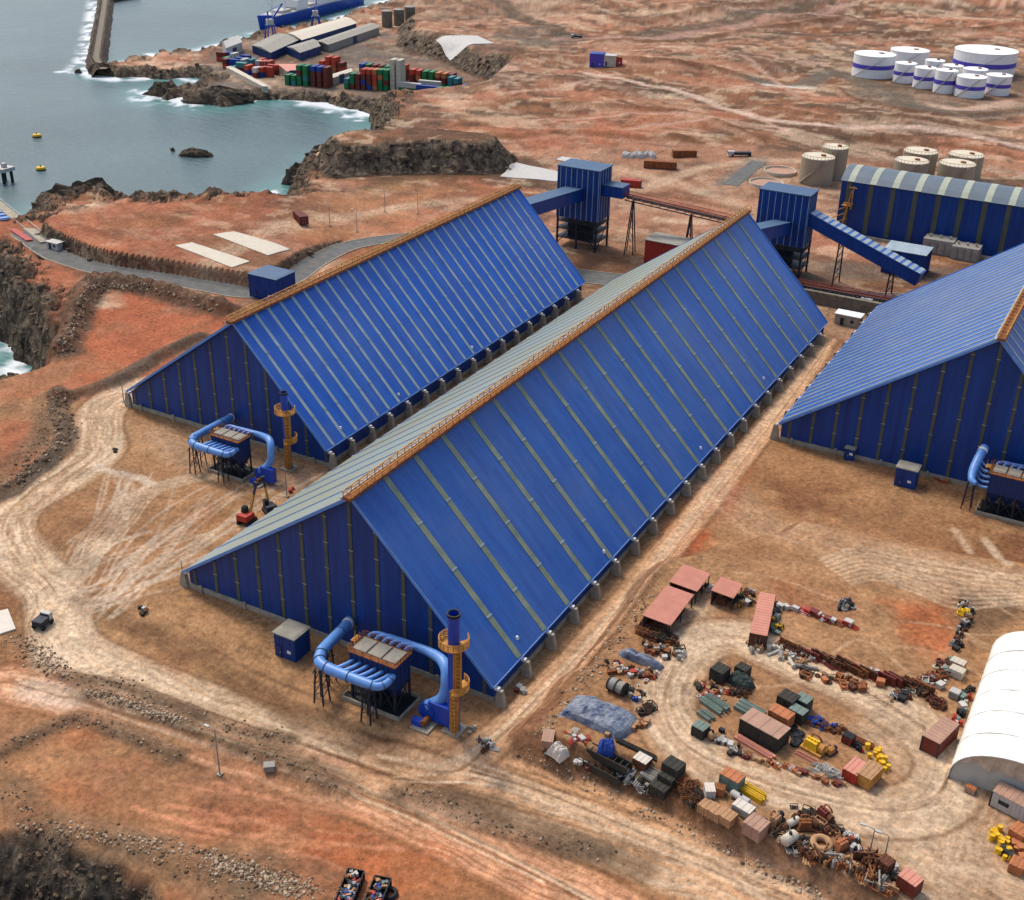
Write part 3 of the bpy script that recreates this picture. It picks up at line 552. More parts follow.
# ------------------------------------------------------------------ the three sheds
def shed(label, xl, xr, xa, y0, y1, he, hr, s0, sp, wR, kL, wL, gx, bsp, roofm, stripR, stripL, right_buttress=True, hcrop=0):
    t = thing('storage_shed', label, 'storage shed', (xa, y0, 0), 0, 'blue storage sheds with steep gable roofs')
    L = y1-y0; l, r = xl-xa, xr-xa; g0 = 1.0
    # roof: two slabs with strips proud of them
    b = MB(); th = .28
    for sx, mi in ((l, 0), (r, 0)):
        n = Vector((0, L, 0)).cross(Vector((sx, 0, he-hr))).normalized(); n = n if n.z > 0 else -n; d = n*th
        A = [Vector((0, 0, hr)), Vector((sx, 0, he)), Vector((sx, L, he)), Vector((0, L, hr))]
        vs = [a-d for a in A]+A; b.add(vs, [(0,1,2,3),(4,7,6,5),(0,4,5,1),(1,5,6,2),(2,6,7,3),(3,7,4,0)], 0)
        y = s0 if sx > 0 else kL*.5
        stp = sp if sx > 0 else kL; ww = wR if sx > 0 else wL; mi = 1 if sx > 0 else 2
        while y < L-.3:
            u = n*.07
            q = [Vector((sx*a, y+yy, hr+(he-hr)*a)) for a, yy in ((.012, -ww/2), (.995, -ww/2), (.995, ww/2), (.012, ww/2))]
            b.add(q+[p+u for p in q], [(4,5,6,7),(0,1,5,4),(1,2,6,5),(2,3,7,6),(3,0,4,7)], mi)
            if sx > 0:
                for a in (.27, .52, .77):
                    aa = a+random.uniform(-.004, .004); p = Vector((sx*aa, y, hr+(he-hr)*aa))+n*.07; e = Vector((sx, 0, he-hr)).normalized()*.13
                    b.add([p-e-Vector((0,ww*.55,0)), p+e-Vector((0,ww*.55,0)), p+e+Vector((0,ww*.55,0)), p-e+Vector((0,ww*.55,0)), p-e-Vector((0,ww*.55,0))+n*.1, p+e-Vector((0,ww*.55,0))+n*.1, p+e+Vector((0,ww*.55,0))+n*.1, p-e+Vector((0,ww*.55,0))+n*.1], [(4,5,6,7),(0,1,5,4),(1,2,6,5),(2,3,7,6),(3,0,4,7)], 3)
            y += stp
    # bright barge flashing along the front edge
    for sx in (l, r):
        n = Vector((0, L, 0)).cross(Vector((sx, 0, he-hr))).normalized(); n = n if n.z > 0 else -n
        for yy in (-.06, L+.06): b.bar(Vector((0, yy, hr-.1)), Vector((sx, yy, he-.1)), .1, .5, 4, n)
        b.bar(Vector((sx, 0, he-.12)), Vector((sx, L, he-.12)), .22, .22, 4)
    b.build('roof', [M[roofm], M[stripR], M[stripL], M['strip_pale'], M['blue_duct']], t)
    for nm, yy, th_ in (('gable_wall', g0, .3), ('gable_wall', L-g0, -.3)):
        b = MB(); A = [(l+.4, yy, .9), (r-.4, yy, .9), (r-.4, yy, he-.3), (0, yy, hr-.4), (l+.4, yy, he-.3)]; Bk = [(x, y_+th_, z) for x, y_, z in A]
        b.add(A+Bk, [(0,1,2,3,4) if th_ > 0 else (4,3,2,1,0), (9,8,7,6,5) if th_ > 0 else (5,6,7,8,9)]+[(i, (i+5), (i+1) % 5+5, (i+1) % 5) for i in range(5)], 0)
        x = gx-xa
        while x < r-.8:
            zt = (hr-.5+(he-hr)*(x/l if x < 0 else x/r))-.35; sg = -1 if th_ > 0 else 1
            if zt > 1.4:
                b.box((x, yy+sg*.05, .9), (.62, .1, zt-.9), 0, 1)
                zz = 4.5
                while zz < zt-.5: b.box((x, yy+sg*.08, zz), (.8, .12, .14), 0, 2); zz += 4.6
            x += 4.7
        b.build(nm, [M['blue_wall'], M['strip_wall'], M['conc']], t)
    for sx, s_ in ((l, 1), (r, -1)): b = MB(); b.box((sx+s_*.75, L/2, .9), (.25, L-2*g0-.8, he-1.15), 0); b.build('side_wall', M['blue_wall'], t)
    b = MB(); b.box(((l+r)/2, g0+.15, -1.5), (r-l-.6, .7, 2.38)); b.box(((l+r)/2, L-g0-.15, -1.5), (r-l-.6, .7, 2.38))
    for sx, s_ in ((l, 1), (r, -1)): b.box((sx+s_*.75, L/2, -1.5), (.7, L-2*g0-1.4, 2.38))
    x = l+3
    while x < r-2: b.box((x, g0-.35, -1), (.5, .3, 2.3), 0); x += 9.4
    b.build('plinth', M['conc'], t)
    # concrete buttresses along both eaves
    bb = MB(); bb.box((0, 0, -1.2), (2.2, 1.0, he+.4), 0, 0, .35, .6); bb.box((-.55, 0, he-.9), (.7, .62, .42), 0, 1)
    me = None; k = 0
    for sx, s_ in ((r, 1), (l, -1)):
        y = .9
        while y < L-.5:
            if me is None: o = bb.build('buttress', [M['conc'], M['white']], t); me = o.data
            else: o = D.objects.new('buttress', me); COL.objects.link(o); o.parent = t
            o.location = (sx+s_*.8, y, 0); o.rotation_euler.z = 0 if s_ > 0 else math.pi; y += bsp
    # conveyor walkway along the ridge
    b = MB(); z = hr+.1
    b.box((.35, L/2-.6, z), (1.5, L+1.6, .5), 0, 0); b.box((-.75, L/2-.5, z-.25), (.5, L+1.2, .35), 0, 2)
    b.build('ridge_walkway', [M['rust'], M['orange'], M['strip_pale']], t)
    b = MB(); zt = z+1.35
    for x in (-.35, 1.05): b.bar((x, -1.2, zt), (x, L+.2, zt), .14, .14); b.bar((x, -1.2, zt-.45), (x, L+.2, zt-.45), .09, .09)
    y = -1.2
    while y < L+.3:
        for x in (-.35, 1.05): b.bar((x, y, z+.4), (x, y, zt), .1)
        b.bar((-.35, y, zt), (1.05, y, zt), .09); y += 2.0
    b.build('handrail', M['orange'], t)
    # small vents on the right slope
    n = Vector((0, L, 0)).cross(Vector((r, 0, he-hr))).normalized(); n = n if n.z > 0 else -n
    for fx, fy in ((.93, .06), (.95, .235), (.95, .50), (.94, .73)):
        p = Vector((r*fx, L*fy, hr+(he-hr)*fx)); v = MB(); v.box((0, 0, -.1), (.55, .55, .5), 0, 0, .6, .6); o = v.build('roof_vent', M['white'], t); o.location = p
    return t
shed('central blue shed with the long sloping roof, gable facing the filter unit and tall stack', -65.2, -5.1, -29.5, -44.9, 125.8, 3.5, 28.5, 8.2, 8.13, 1.2, 8.13, 6.9, -63.5, 8.13, 'blue_roof', 'strip_olive', 'strip_light')
shed('leftmost blue shed, nearest the sea, with closely spaced pale roof strips', -124.2, -70.35, -91.9, 1.5, 117.8, 4.17, 27.05, 2.6, 3.92, .8, 3.9, 1.6, -123.2+.3, 6.9, 'blue_roof_b', 'strip_pale', 'strip_light')
shed('rightmost blue shed, cut by the photo edge, with many fine pale lines across its roof', 3.35, 70, 42.65, 60.9, 142.4, 4.3, 32, 2, 3.9, .7, 3.1, .95, 5.5, 7.6, 'blue_roof', 'strip_pale', 'strip_mid')
# vents high on the left shed's roof are in the photo as two white caps
# ------------------------------------------------------------------ dust collector with its ducts
def arc_pts(c, r, a0, a1, n=8, z=0, pl='xy'):
    out = []
    for i in range(n+1):
        a = a0+(a1-a0)*i/n; out.append((c[0]+r*math.cos(a), c[1]+r*math.sin(a), z) if pl == 'xy' else (c[0]+r*math.cos(a), z, c[1]+r*math.sin(a)))
    return out
def collector(label, loc, wall_dy, compact=False):
    """loc = centre of the pad; wall_dy = distance to the gable behind it"""
    t = thing('dust_collector', label, 'dust collector', loc, 0, 'dust collectors in front of the shed gables')
    b = MB(); b.box((0, 0, 0), (10.4, 6.0, .35), 0, 0); b.box((0, 0, .35), (9.6, 5.2, .06), 0, 1)
    for x, y, a, c in ((0, -2.9, 10.4, .25), (0, 2.9, 10.4, .25), (-5.1, 0, .25, 6), (5.1, 0, .25, 6)): b.box((x, y, .3), (a, c, .4), 0, 0)
    b.build('pad', [M['conc'], M['black']], t)
    b = MB(); b.box((0, 0, 4.6), (8.0, 4.0, 4.0)); 
    for i in range(9): b.box((-3.7+i*.93, -2.06, 4.7), (.14, .12, 3.8)); 
    for i in range(4): b.box((4.06, -1.5+i, 4.7), (.12, .14, 3.8))
    hs = b.build('filter_house', M['blue_dark'], t)
    b = MB()
    for i in range(3): b.box((-2.62+i*2.62, .1, 8.72), (2.4, 3.2, .28), 0, 0, .95, .95)
    b.build('access_lid', M['greyroof'], hs)
    b = MB(); b.box((0, 0, 8.6), (8.4, 4.4, .16), 0, 0)
    for p, q in (((-4.2,-2.2),(4.2,-2.2)), ((4.2,-2.2),(4.2,2.2)), ((4.2,2.2),(-4.2,2.2)), ((-4.2,2.2),(-4.2,-2.2))):
        for z in (9.15, 9.6): b.bar((*p, z), (*q, z), .07)
        n = 6
        for i in range(n): b.bar((p[0]+(q[0]-p[0])*i/n, p[1]+(q[1]-p[1])*i/n, 8.7), (p[0]+(q[0]-p[0])*i/n, p[1]+(q[1]-p[1])*i/n, 9.6), .07)
    b.build('top_platform', M['rust'], t)
    for i in range(3):
        b = MB(); b.box((-2.62+i*2.62, 0, 4.6), (2.6, 3.8, -2.9), 0, 0, .22, .22); b.build('hopper', M['blue_dark'], t)
    for x in (-3.8, -1.3, 1.3, 3.8):
        for y in (-1.9, 1.9):
            b = MB(); b.bar((x, y, .3), (x, y, 4.7), .3); b.build('leg', M['steel'], t)
    b = MB()
    for y in (-1.9, 1.9):
        for x in (-3.8, -1.3, 1.3): b.bar((x, y, .5), (x+2.5, y, 4.4), .12); b.bar((x+2.5, y, .5), (x, y, 4.4), .12)
    for x in (-3.8, 3.8): b.bar((x, -1.9, .5), (x, 1.9, 4.4), .12)
    b.build('bracing', M['steel'], t)
    b = MB(); x0 = -4.9
    for z in range(8): b.box((x0, -1.2+z*.32, .6+z*1.0), (.7, .5, .08))
    for dx in (-.35, .35): b.bar((x0+dx, -1.4, .4), (x0+dx, 1.4, 8.7), .08); b.bar((x0+dx, -1.4, 1.4), (x0+dx, 1.4, 9.7), .06)
    b.box((x0, 1.0, 8.6), (.9, 1.6, .1)); b.build('stair', M['orange'], t)
    # inlet duct: from the gable down, round and along the front, tapering
    pth = smooth_line([(-11.3, wall_dy-.05, 5.2), (-10.3, wall_dy-2.8, 5.9), (-8.9, -1.6, 7.0), (-8.4, -3.1, 7.0), (-7.6, -4.4, 6.9), (-6.0, -4.9, 6.8), (-3, -4.9, 6.7), (1, -4.8, 6.7), (2.7, -4.6, 6.7), (3.55, -3.9, 6.9), (3.75, -2.9, 7.1), (3.75, -1.95, 7.2)], 4)
    if compact: pth = smooth_line([(-6.6, 4.6, 10.6), (-6.9, 3.0, 9.8), (-7.2, .6, 8.4), (-7.2, -1.4, 7.2), (-6.9, -2.8, 6.7), (-6.0, -3.4, 6.5)], 4)
    b = MB(); n = len(pth); b.tube(pth, [(.88 if i < n*.48 else .88-.45*(i-n*.48)/(n*.52)) for i in range(n)], 14)
    du = b.build('inlet_duct', M['blue_duct'], t, True)
    b = MB(); q = pth[2]; q2 = pth[3]; b.tube([q, q2], .94, 14); b.build('clamp_ring', M['white'], du)
    b = MB()
    for i in ([] if compact else range(5, n-4, 5)): q = Vector(pth[i]); dd = (Vector(pth[i+1])-q).normalized()*.07; b.tube([q-dd, q+dd], (.98 if i < n*.48 else .98-.45*(i-n*.48)/(n*.52)), 14)
    if not compact: b.build('flange', M['blue_top'], du)
    for i in range(6):
        x = -3.3+i*1.3; b = MB()
        if compact:
            if i < 5: yy = 1.6-i*.8; zz = 8.2-i*.72; b.tube(smooth_line([(-7.0, yy+1.3, zz+1.3), (-6.2, yy+.5, zz+.3), (-5.2, yy, zz), (-3.9, yy, zz+.1)], 4), .25, 8); b.build('branch_duct', M['blue_duct'], t, True)
            continue
        b.tube(smooth_line([(x-1.7, -4.9, 6.9), (x-.7, -4.4, 7.35), (x-.1, -3.4, 7.5), (x, -2.6, 7.4), (x, -1.95, 7.2)], 4), .3, 8); b.build('branch_duct', M['blue_duct'], t, True)
    # outlet branches at the back, collecting into the duct to the fan
    for i in range(6):
        x = -3.6+i*1.3; b = MB(); b.tube(smooth_line([(x, 1.9, 8.1), (x+.05, 2.7, 8.7), (x+.7, 3.3, 8.9), (x+2.0, 3.7, 8.8), (x+3.4, 3.8, 8.6)], 4), .33, 8); b.build('outlet_branch', M['blue_duct'], t, True)
    pth = smooth_line([(-1.2, 3.9, 8.6), (2.5, 3.9, 8.6), (6.0, 3.7, 8.7), (8.6, 3.0, 8.8), (10.1, 2.0, 8.4), (10.7, 1.2, 7.3), (10.8, .8, 5.6), (10.3, .4, 4.1), (9.2, .0, 3.1), (8.3, -.4, 2.6)], 4)
    b = MB(); n = len(pth); b.tube(pth, [.42+.42*min(1, i/(n*.35)) for i in range(n)], 14); b.build('outlet_duct', M['blue_duct'], t, True)
    for x, y in (((-7.0, -1.6),) if compact else ((-7.2, -4.9), (1.2, -4.8), (-9.3, -.6))):
        b = MB()
        for dx in (-.7, .7):
            for dy in (-.7, .7): b.bar((x+dx*1.2, y+dy*1.2, 0), (x+dx*.7, y+dy*.7, 6.1), .2)
        for z in (1.5, 3.6, 5.4):
            for s_ in (-1, 1): b.bar((x-.8, y+s_*.8, z), (x+.8, y+s_*.8, z+1.2), .1); b.bar((x+s_*.8, y-.8, z), (x+s_*.8, y+.8, z+1.2), .1)
        b.build('trestle', M['steel'], t)
    # fan
    b = MB(); b.box((8.8, -1.8, 0), (3.0, 3.2, .35), 0, 1)
    f = b.build('fan_base', [M['blue_paint'], M['conc']], t)
    b = MB(); b.tube([(8.5, -1.0, 2.0), (8.5, .3, 2.0)], 1.35, 18); b.box((10.6, -.2, .6), (3.6, 1.3, 3.2)); b.box((7.9, -2.2, .35), (1.6, 1.1, .9)); b.build('fan', M['blue_paint'], t)
    b = MB(); b.tube([(9.0, -2.7, 1.1), (9.0, -1.1, 1.1)], .45, 10); b.build('motor', M['rust'], t)
    return t
def stack(label, loc, h=20.0, r=.85):
    t = thing('exhaust_stack', label, 'exhaust stack', loc, 0, 'blue exhaust stacks with yellow platforms')
    b = MB(); b.box((0, 0, 0), (2.8, 2.8, .35)); b.build('pad', M['conc'], t)
    b = MB(); b.lathe((0, 0, .3), [(r*1.1, 0), (r*1.1, .4), (r, .5), (r, h-.4), (r*1.12, h-.35), (r*1.12, h), (r*.9, h), (r*.88, h-3.5), (0, h-3.5)], 20); p = b.build('pipe', M['blue_paint'], t, False)
    b = MB(); b.lathe((0, 0, h-.02), [(r*1.0, 0), (r*1.18, .04), (r*1.18, .45), (r*.92, .45), (r*.88, -2.5), (0, -2.5)], 20); b.build('rim', M['black'], p)
    for z, a0, a1 in ((h*.76, -.6*math.pi-1.9, -.6*math.pi+2.9), (h*.385, -1.2, 1.4)):
        b = MB(); n = 14
        for i in range(n):
            aa = a0+(a1-a0)*i/n; ab = a0+(a1-a0)*(i+1)/n; vs = []
            for zz in (z, z+.14):
                for rr, a in ((r+.02, aa), (r+1.35, aa), (r+1.35, ab), (r+.02, ab)): vs.append((rr*math.cos(a), rr*math.sin(a), zz))
            b.add(vs, [(3,2,1,0),(4,5,6,7),(0,1,5,4),(1,2,6,5),(2,3,7,6),(3,0,4,7)])
            q = [(r+1.3)*math.cos(aa), (r+1.3)*math.sin(aa)]; q2 = [(r+1.3)*math.cos(ab), (r+1.3)*math.sin(ab)]
            b.bar((*q, z), (*q, z+1.2), .09)
            for zz in (.35, .65, .95, 1.2): b.bar((*q, z+zz), (*q2, z+zz), .1)
        b.build('platform', M['orange'], t)
    b = MB()
    for a0, z0, z1 in ((-.5, h*.39, h*.77), (-1.0, .6, h*.39)):
        ca, sa = math.cos(a0), math.sin(a0)
        b.box(((r+.12)*ca, (r+.12)*sa, z0), (.12, 1.35, z1-z0), a0)
        for o_ in (-.38, .38): b.bar(((r+.35)*ca-o_*sa, (r+.35)*sa+o_*ca, z0), ((r+.35)*ca-o_*sa, (r+.35)*sa+o_*ca, z1), .12)
        z = z0
        while z < z1:
            b.bar(((r+.35)*ca-.38*sa, (r+.35)*sa+.38*ca, z), ((r+.35)*ca+.38*sa, (r+.35)*sa-.38*ca, z), .08)
            b.bar(((r+.35)*ca-.4*sa, (r+.35)*sa+.4*ca, z), ((r+1.0)*ca, (r+1.0)*sa, z), .08); b.bar(((r+.35)*ca+.4*sa, (r+.35)*sa-.4*ca, z), ((r+1.0)*ca, (r+1.0)*sa, z), .08); z += .7
        b.bar(((r+1.0)*ca, (r+1.0)*sa, z0), ((r+1.0)*ca, (r+1.0)*sa, z1), .1)
    b.build('caged_ladder', M['orange'], t)
    return t
collector('large blue dust collector before the central shed, with curved light blue ducts', (-20.2, -51.9, 0), 8.0)
collector('dust collector before the leftmost shed, beside the small red crane', (-85.6, -8.9, 0), 13.2).scale = (.86, .86, .93)
collector('dust collector before the rightmost shed, at the right photo edge', (51.0, 54.3, 0), 7.6, True)
stack('tall blue stack with yellow platforms at the right corner of the central shed gable', (-7.3, -52.2, 0), 20)
stack('smaller looking blue stack against the gable of the leftmost shed', (-76.9, -2.3, 0), 16.5, .7)
stack('blue stack at the far right edge before the rightmost shed', (61.5, 54.0, 0), 20)
# ------------------------------------------------------------------ cabins
def cabin(label, loc, a, b_, h, rz=0, roof='greyroof', body='blue_wall', cat='equipment cabin', group=None, name='equipment_cabin'):
    t = thing(name, label, cat, loc, rz, group)
    b = MB(); b.box((0, 0, -.3), (a, b_, h+.3)); n = int(a/.6)
    for i in range(n): b.box((-a/2+.3+i*(a-.6)/max(1, n-1), -b_/2-.03, 0), (.08, .08, h))
    for i in range(int(b_/.6)): b.box((a/2+.03, -b_/2+.3+i*.6, 0), (.08, .08, h))
    b.build('wall', M[body], t)
    b = MB(); b.box((0, 0, h), (a+.4, b_+.4, .18)); b.box((0, 0, h+.18), (a+.1, b_+.1, .1), 0, 0, .9, .9); b.build('roof', M[roof], t)
    b = MB(); b.box((-a*.28, -b_/2-.09, .05), (.95, .1, min(2.1, h-.4))); d = b.build('door', M['blue_dark'], t)
    b = MB(); b.box((-a*.28+.32, -b_/2-.17, 1.0), (.1, .08, .1)); b.build('handle', M['white'], d)
    b = MB(); b.box((a*.22, -b_/2-.09, 1.3), (.7, .1, .5)); b.build('louvre', M['white'], t)
    return t
cabin('small dark blue cabin with flat grey roof left of the large dust collector', (-38.6, -49.5, 0), 4.0, 3.8, 4.2)
cabin('dark blue cabin against the gable of the rightmost shed', (31.6, 56.2, 0), 4.0, 3.2, 4.0)
cabin('tiny blue electrical box on the plinth of the rightmost shed', (18.9, 60.9, 0), 1.8, 1.2, 2.6)
p = ground(266, 299); cabin('dark blue shed beside the asphalt road behind the leftmost storage shed', (p.x, p.y+3, p.z), 9.5, 8, 6.5, 0, 'blue_top')
# ------------------------------------------------------------------ transfer towers and galleries
def tower(label, x0, x1, y0, y1, z0, z1, legz=0):
    t = thing('transfer_tower', label, 'transfer tower', ((x0+x1)/2, (y0+y1)/2, 0), 0, 'blue conveyor transfer towers'); a, c = x1-x0, y1-y0
    b = MB(); b.box((0, 0, z0), (a, c, z1-z0)); n = int(a/.9)
    for i in range(n+1): b.box((-a/2+i*a/n, -c/2-.06, z0), (.16, .14, z1-z0-.1), 0, 1 if i % 2 else 0)
    for i in range(int(c/.9)+1): b.box((a/2+.06, -c/2+i*.9, z0), (.14, .16, z1-z0-.1), 0, 1 if i % 2 else 0)
    b.build('cladding', [M['blue_wall'], M['strip_pale']], t)
    b = MB(); b.box((0, 0, z1), (a+.6, c+.6, .3)); b.build('roof', M['blue_top'], t)
    for x in (-a/2+.3, 0, a/2-.3):
        for y in (-c/2+.3, c/2-.3): b = MB(); b.bar((x, y, -.5), (x, y, z0), .5); b.build('column', M['steel'], t)
    b = MB()
    for z in (z0*.3, z0*.6, z0*.85):
        b.box((0, 0, z), (a*1.02, c*1.02, .18)); 
        for p, q in (((-a/2,-c/2),(a/2,-c/2)), ((a/2,-c/2),(a/2,c/2))):
            b.bar((*p, z+1), (*q, z+1), .1); b.bar((*p, z+.5), (*q, z+.5), .1)
    b.bar((-a/2, -c/2, .3), (0, -c/2, z0), .2); b.bar((a/2, -c/2, .3), (0, -c/2, z0), .2); b.bar((a/2, -c/2, .3), (a/2, c/2, z0), .2)
    b.box((-.5, 0, z0*.3), (a*.5, c*.5, z0*.5)); b.build('floor_deck', M['steel'], t)
    return t
tower('blue transfer tower behind the leftmost shed, on an open steel frame', -97.8, -84.2, 153.6, 162.4, 9.3, 24.6)
tower('blue transfer tower between the central shed and the long warehouse', -38.4, -24.0, 163.4, 171.5, 9.3, 24.2)
def gallery(label, p, q, w, h, roof='blue_duct', strips=0, legs=(), cat='conveyor gallery'):
    p, q = Vector(p), Vector(q); mid = (p+q)/2; t = thing('conveyor_gallery', label, cat, (mid.x, mid.y, 0)); o = Vector((mid.x, mid.y, 0)); a, c = p-o, q-o
    b = MB(); b.bar(a, c, w, h); b.build('housing', M['blue_wall'], t)
    d = (c-a); n = d.normalized().cross(Vector((0,0,1))).cross(d.normalized()).normalized()
    b = MB(); up = n*(h/2+.12); b.bar(a+up, c+up, w+.4, .16, 0)
    k = strips
    for i in range(k): s_ = a+d*((i+.5)/k); e = d.normalized()*(d.length/k*.30); b.bar(s_-e+up+n*.1, s_+e+up+n*.1, w+.46, .1, 1)
    b.build('roof', [M[roof], M['strip_pale']], t)
    for f in legs:
        s_ = a+d*f-n*h/2; sd_ = d.normalized().cross(Vector((0,0,1))).normalized()*w*.5; b = MB()
        for g_ in (-1, 1): b.bar(s_+sd_*g_*.8, Vector((s_.x+sd_.x*g_*1.3, s_.y+sd_.y*g_*1.3, -.5)), .35)
        z = 1.5
        while z < s_.z-1.5: b.bar((s_.x-sd_.x*1.1, s_.y-sd_.y*1.1, z), (s_.x+sd_.x*1.1, s_.y+sd_.y*1.1, z+1.6), .15); b.bar((s_.x+sd_.x*1.1, s_.y+sd_.y*1.1, z), (s_.x-sd_.x*1.1, s_.y-sd_.y*1.1, z+1.6), .15); z += 2.2
        b.build('trestle', M['steel'], t)
    return t
gallery('short covered gallery from the ridge of the leftmost shed into its transfer tower', (-91.9, 118, 20.5), (-91.9, 153.4, 17.0), 5.0, 3.6, 'blue_top')
gallery('short covered gallery between the central shed ridge and the second transfer tower', (-29.5, 126, 22.0), (-30.5, 163.2, 14.5), 4.6, 3.4, 'blue_top')
gallery('long sloping blue gallery with pale roof strips running down to the rightmost shed', (-24.0, 166.5, 17.6), (9.5, 162.5, 7.0), 4.0, 3.6, 'blue_roof', 17, (.32, .78))
gallery('small blue head box on the right side of the first transfer tower', (-84.1, 158.5, 18.6), (-77.5, 158.5, 18.6), 5.2, 3.2, 'blue_top')
def conveyor(label, p, q, w, legs):
    p, q = Vector(p), Vector(q); mid = (p+q)/2; t = thing('open_conveyor', label, 'conveyor', (mid.x, mid.y, 0)); o = Vector((mid.x, mid.y, 0)); a, c = p-o, q-o; d = c-a; L = d.length
    sd_ = d.normalized().cross(Vector((0,0,1))).normalized()*w*.5; b = MB()
    b.bar(a, c, w*.6, .3, 1)
    for g_ in (-1, 1):
        for dz in (-1.0, .25): b.bar(a+sd_*g_+Vector((0,0,dz)), c+sd_*g_+Vector((0,0,dz)), .26, .26, 0)
        n = int(L/2.5)
        for i in range(n): s_ = a+d*i/n+sd_*g_; e = a+d*(i+1)/n+sd_*g_; b.bar(s_+Vector((0,0,-1)), e+Vector((0,0,.25)), .14, .14, 0)
    b.build('truss', [M['steel'], M['rust_d']], t)
    b = MB()
    for g_ in (-1, 1): b.bar(a+sd_*g_*1.15+Vector((0,0,1.15)), c+sd_*g_*1.15+Vector((0,0,1.15)), .16); b.bar(a+sd_*g_*1.15+Vector((0,0,.7)), c+sd_*g_*1.15+Vector((0,0,.7)), .1)
    b.build('handrail', M['red'], t)
    for f in legs:
        s_ = a+d*f; b = MB(); 
        for g_ in (-1, 1):
            for k in (-1, 1): b.bar(s_+sd_*g_*.8+Vector((0,0,-1)), Vector((s_.x+sd_.x*g_*1.2, s_.y+sd_.y*g_*1.2, -.5))+d.normalized()*k*1.4, .28)
        z = 1.0
        while z < s_.z-2: b.bar((s_.x-sd_.x*1.1, s_.y-sd_.y*1.1, z), (s_.x+sd_.x*1.1, s_.y+sd_.y*1.1, z+1.8), .14); z += 2
        b.build('trestle', M['steel'], t)
    return t
conveyor('open truss conveyor with red handrails between the two transfer towers', (-77.6, 158.5, 17.5), (-38.5, 166.5, 12.5), 2.6, (.06, .5))
conveyor('low rusty pipe conveyor running behind the rightmost shed', (-32, 150.5, 3.0), (60, 152.5, 3.4), 2.2, (.1, .3, .5, .7))
# ------------------------------------------------------------------ long warehouse
def warehouse():
    x0, x1, y0, y1, h = -28.5, 62, 216, 232, 16.5
    t = thing('long_warehouse', 'long blue warehouse with a rounded grey roof at the upper right', 'warehouse', ((x0+x1)/2, y0, 0)); a = x1-x0
    b = MB(); b.box((0, (y1-y0)/2, -.5), (a, y1-y0, h+.5)); n = int(a/6.9)
    for i in range(1, n+1): b.box((-a/2+2.5+(i-1)*6.9, -.06, .4), (1.5, .12, h-.6), 0, 1)
    k = 0
    x = -a/2+.5
    while x < a/2: b.box((x, -.03, .3), (.1, .1, h-.5), 0, 0); x += 1.0
    b.build('wall', [M['blue_wall'], M['strip_wall']], t)
    b = MB(); W = y1-y0+1.0; nn = 9; prof = [(-.6+W*i/nn, h+3.2*math.sin(math.pi*i/nn)**.8) for i in range(nn+1)]
    def strip_(xa, xb, up, mi):
        for (ya, za), (yb, zb) in zip(prof[:-1], prof[1:]): b.add([(xa, ya, za+up), (xb, ya, za+up), (xb, yb, zb+up), (xa, yb, zb+up)], [(0,1,2,3)], mi)
    strip_(-a/2-.3, a/2+.3, 0, 0)
    for i in range(n+1): strip_(-a/2+2.0+i*6.9, -a/2+4.0+i*6.9, .08, 1)
    b.add([(-a/2-.3, y, z) for y, z in prof]+[(-a/2-.3, prof[-1][0], h-.4), (-a/2-.3, prof[0][0], h-.4)], [tuple(range(nn+3))[::-1]], 2)
    b.build('roof', [M['strip_pale2'], M['strip_white'], M['blue_wall']], t)
    b = MB(); b.box((-a/2+3, -1.2, 9), (3, 2, .2)); b.bar((-a/2+2, -1.8, 0), (-a/2+4, -1.8, 14), .35); b.bar((-a/2+4.4, -1.8, 8), (-a/2+4.4, -1.8, 15.5), .3); b.bar((-a/2+2, -2, 10), (-a/2+5, -2, 10), .3); b.bar((-a/2+3, -2, 15), (-a/2+5.5, -2, 15), .3)
    for z in (2, 4, 6): b.bar((-a/2-2, -1.8, z), (-a/2+3.4, -1.8, z+3), .25)
    b.build('escape_stair', M['orange'], t)
M['strip_pale2'] = mat('roof_grey_blue', lin(112,126,136,.7), .5, 0, .1, .3); M['strip_white'] = mat('roof_cream', lin(186,190,166,.75), .5, 0, .1, .3)
warehouse()
b = MB(); b.box((0, 0, -.5), (94, .6, 1.3)); tag(b.build('retaining_wall', M['conc'], loc=(17, 212.5, 0)), 'low pale concrete wall along the foot of the long warehouse', 'wall')
cabin('blue electrical room with pale ribbed roof before the long warehouse', (0.5, 187.5, 0), 12, 9, 7.0, 0, 'strip_pale')
def switchgear(label, px, py, a, c, h):
    p = ground(px, py); t = thing('switchgear_block', label, 'switchgear', p); b = MB(); b.box((0, 0, 0), (a, c, h)); 
    for i in range(4): b.box((-a/2+a*(i+.5)/4, -c/2-.1, .3), (a/5, .2, h*.8))
    b.build('cabinet', M['grey'], t); b = MB()
    for i in range(3): b.cyl((-a/3+i*a/3, 0, h), .35, .9, 8)
    b.build('bushing', M['conc'], t)
switchgear('pale grey switchgear block right of the blue electrical room', 938, 252, 9, 6, 4.5)
switchgear('darker grey transformer block nearer the rightmost shed roof', 965, 258, 8, 6, 4.0)
b = MB(); b.box((0, 0, -.5), (48, 1.2, 4.0)); tag(b.build('retaining_wall', M['conc_d'], loc=(5, 147, 0)), 'rough concrete retaining wall behind the rightmost shed', 'wall')
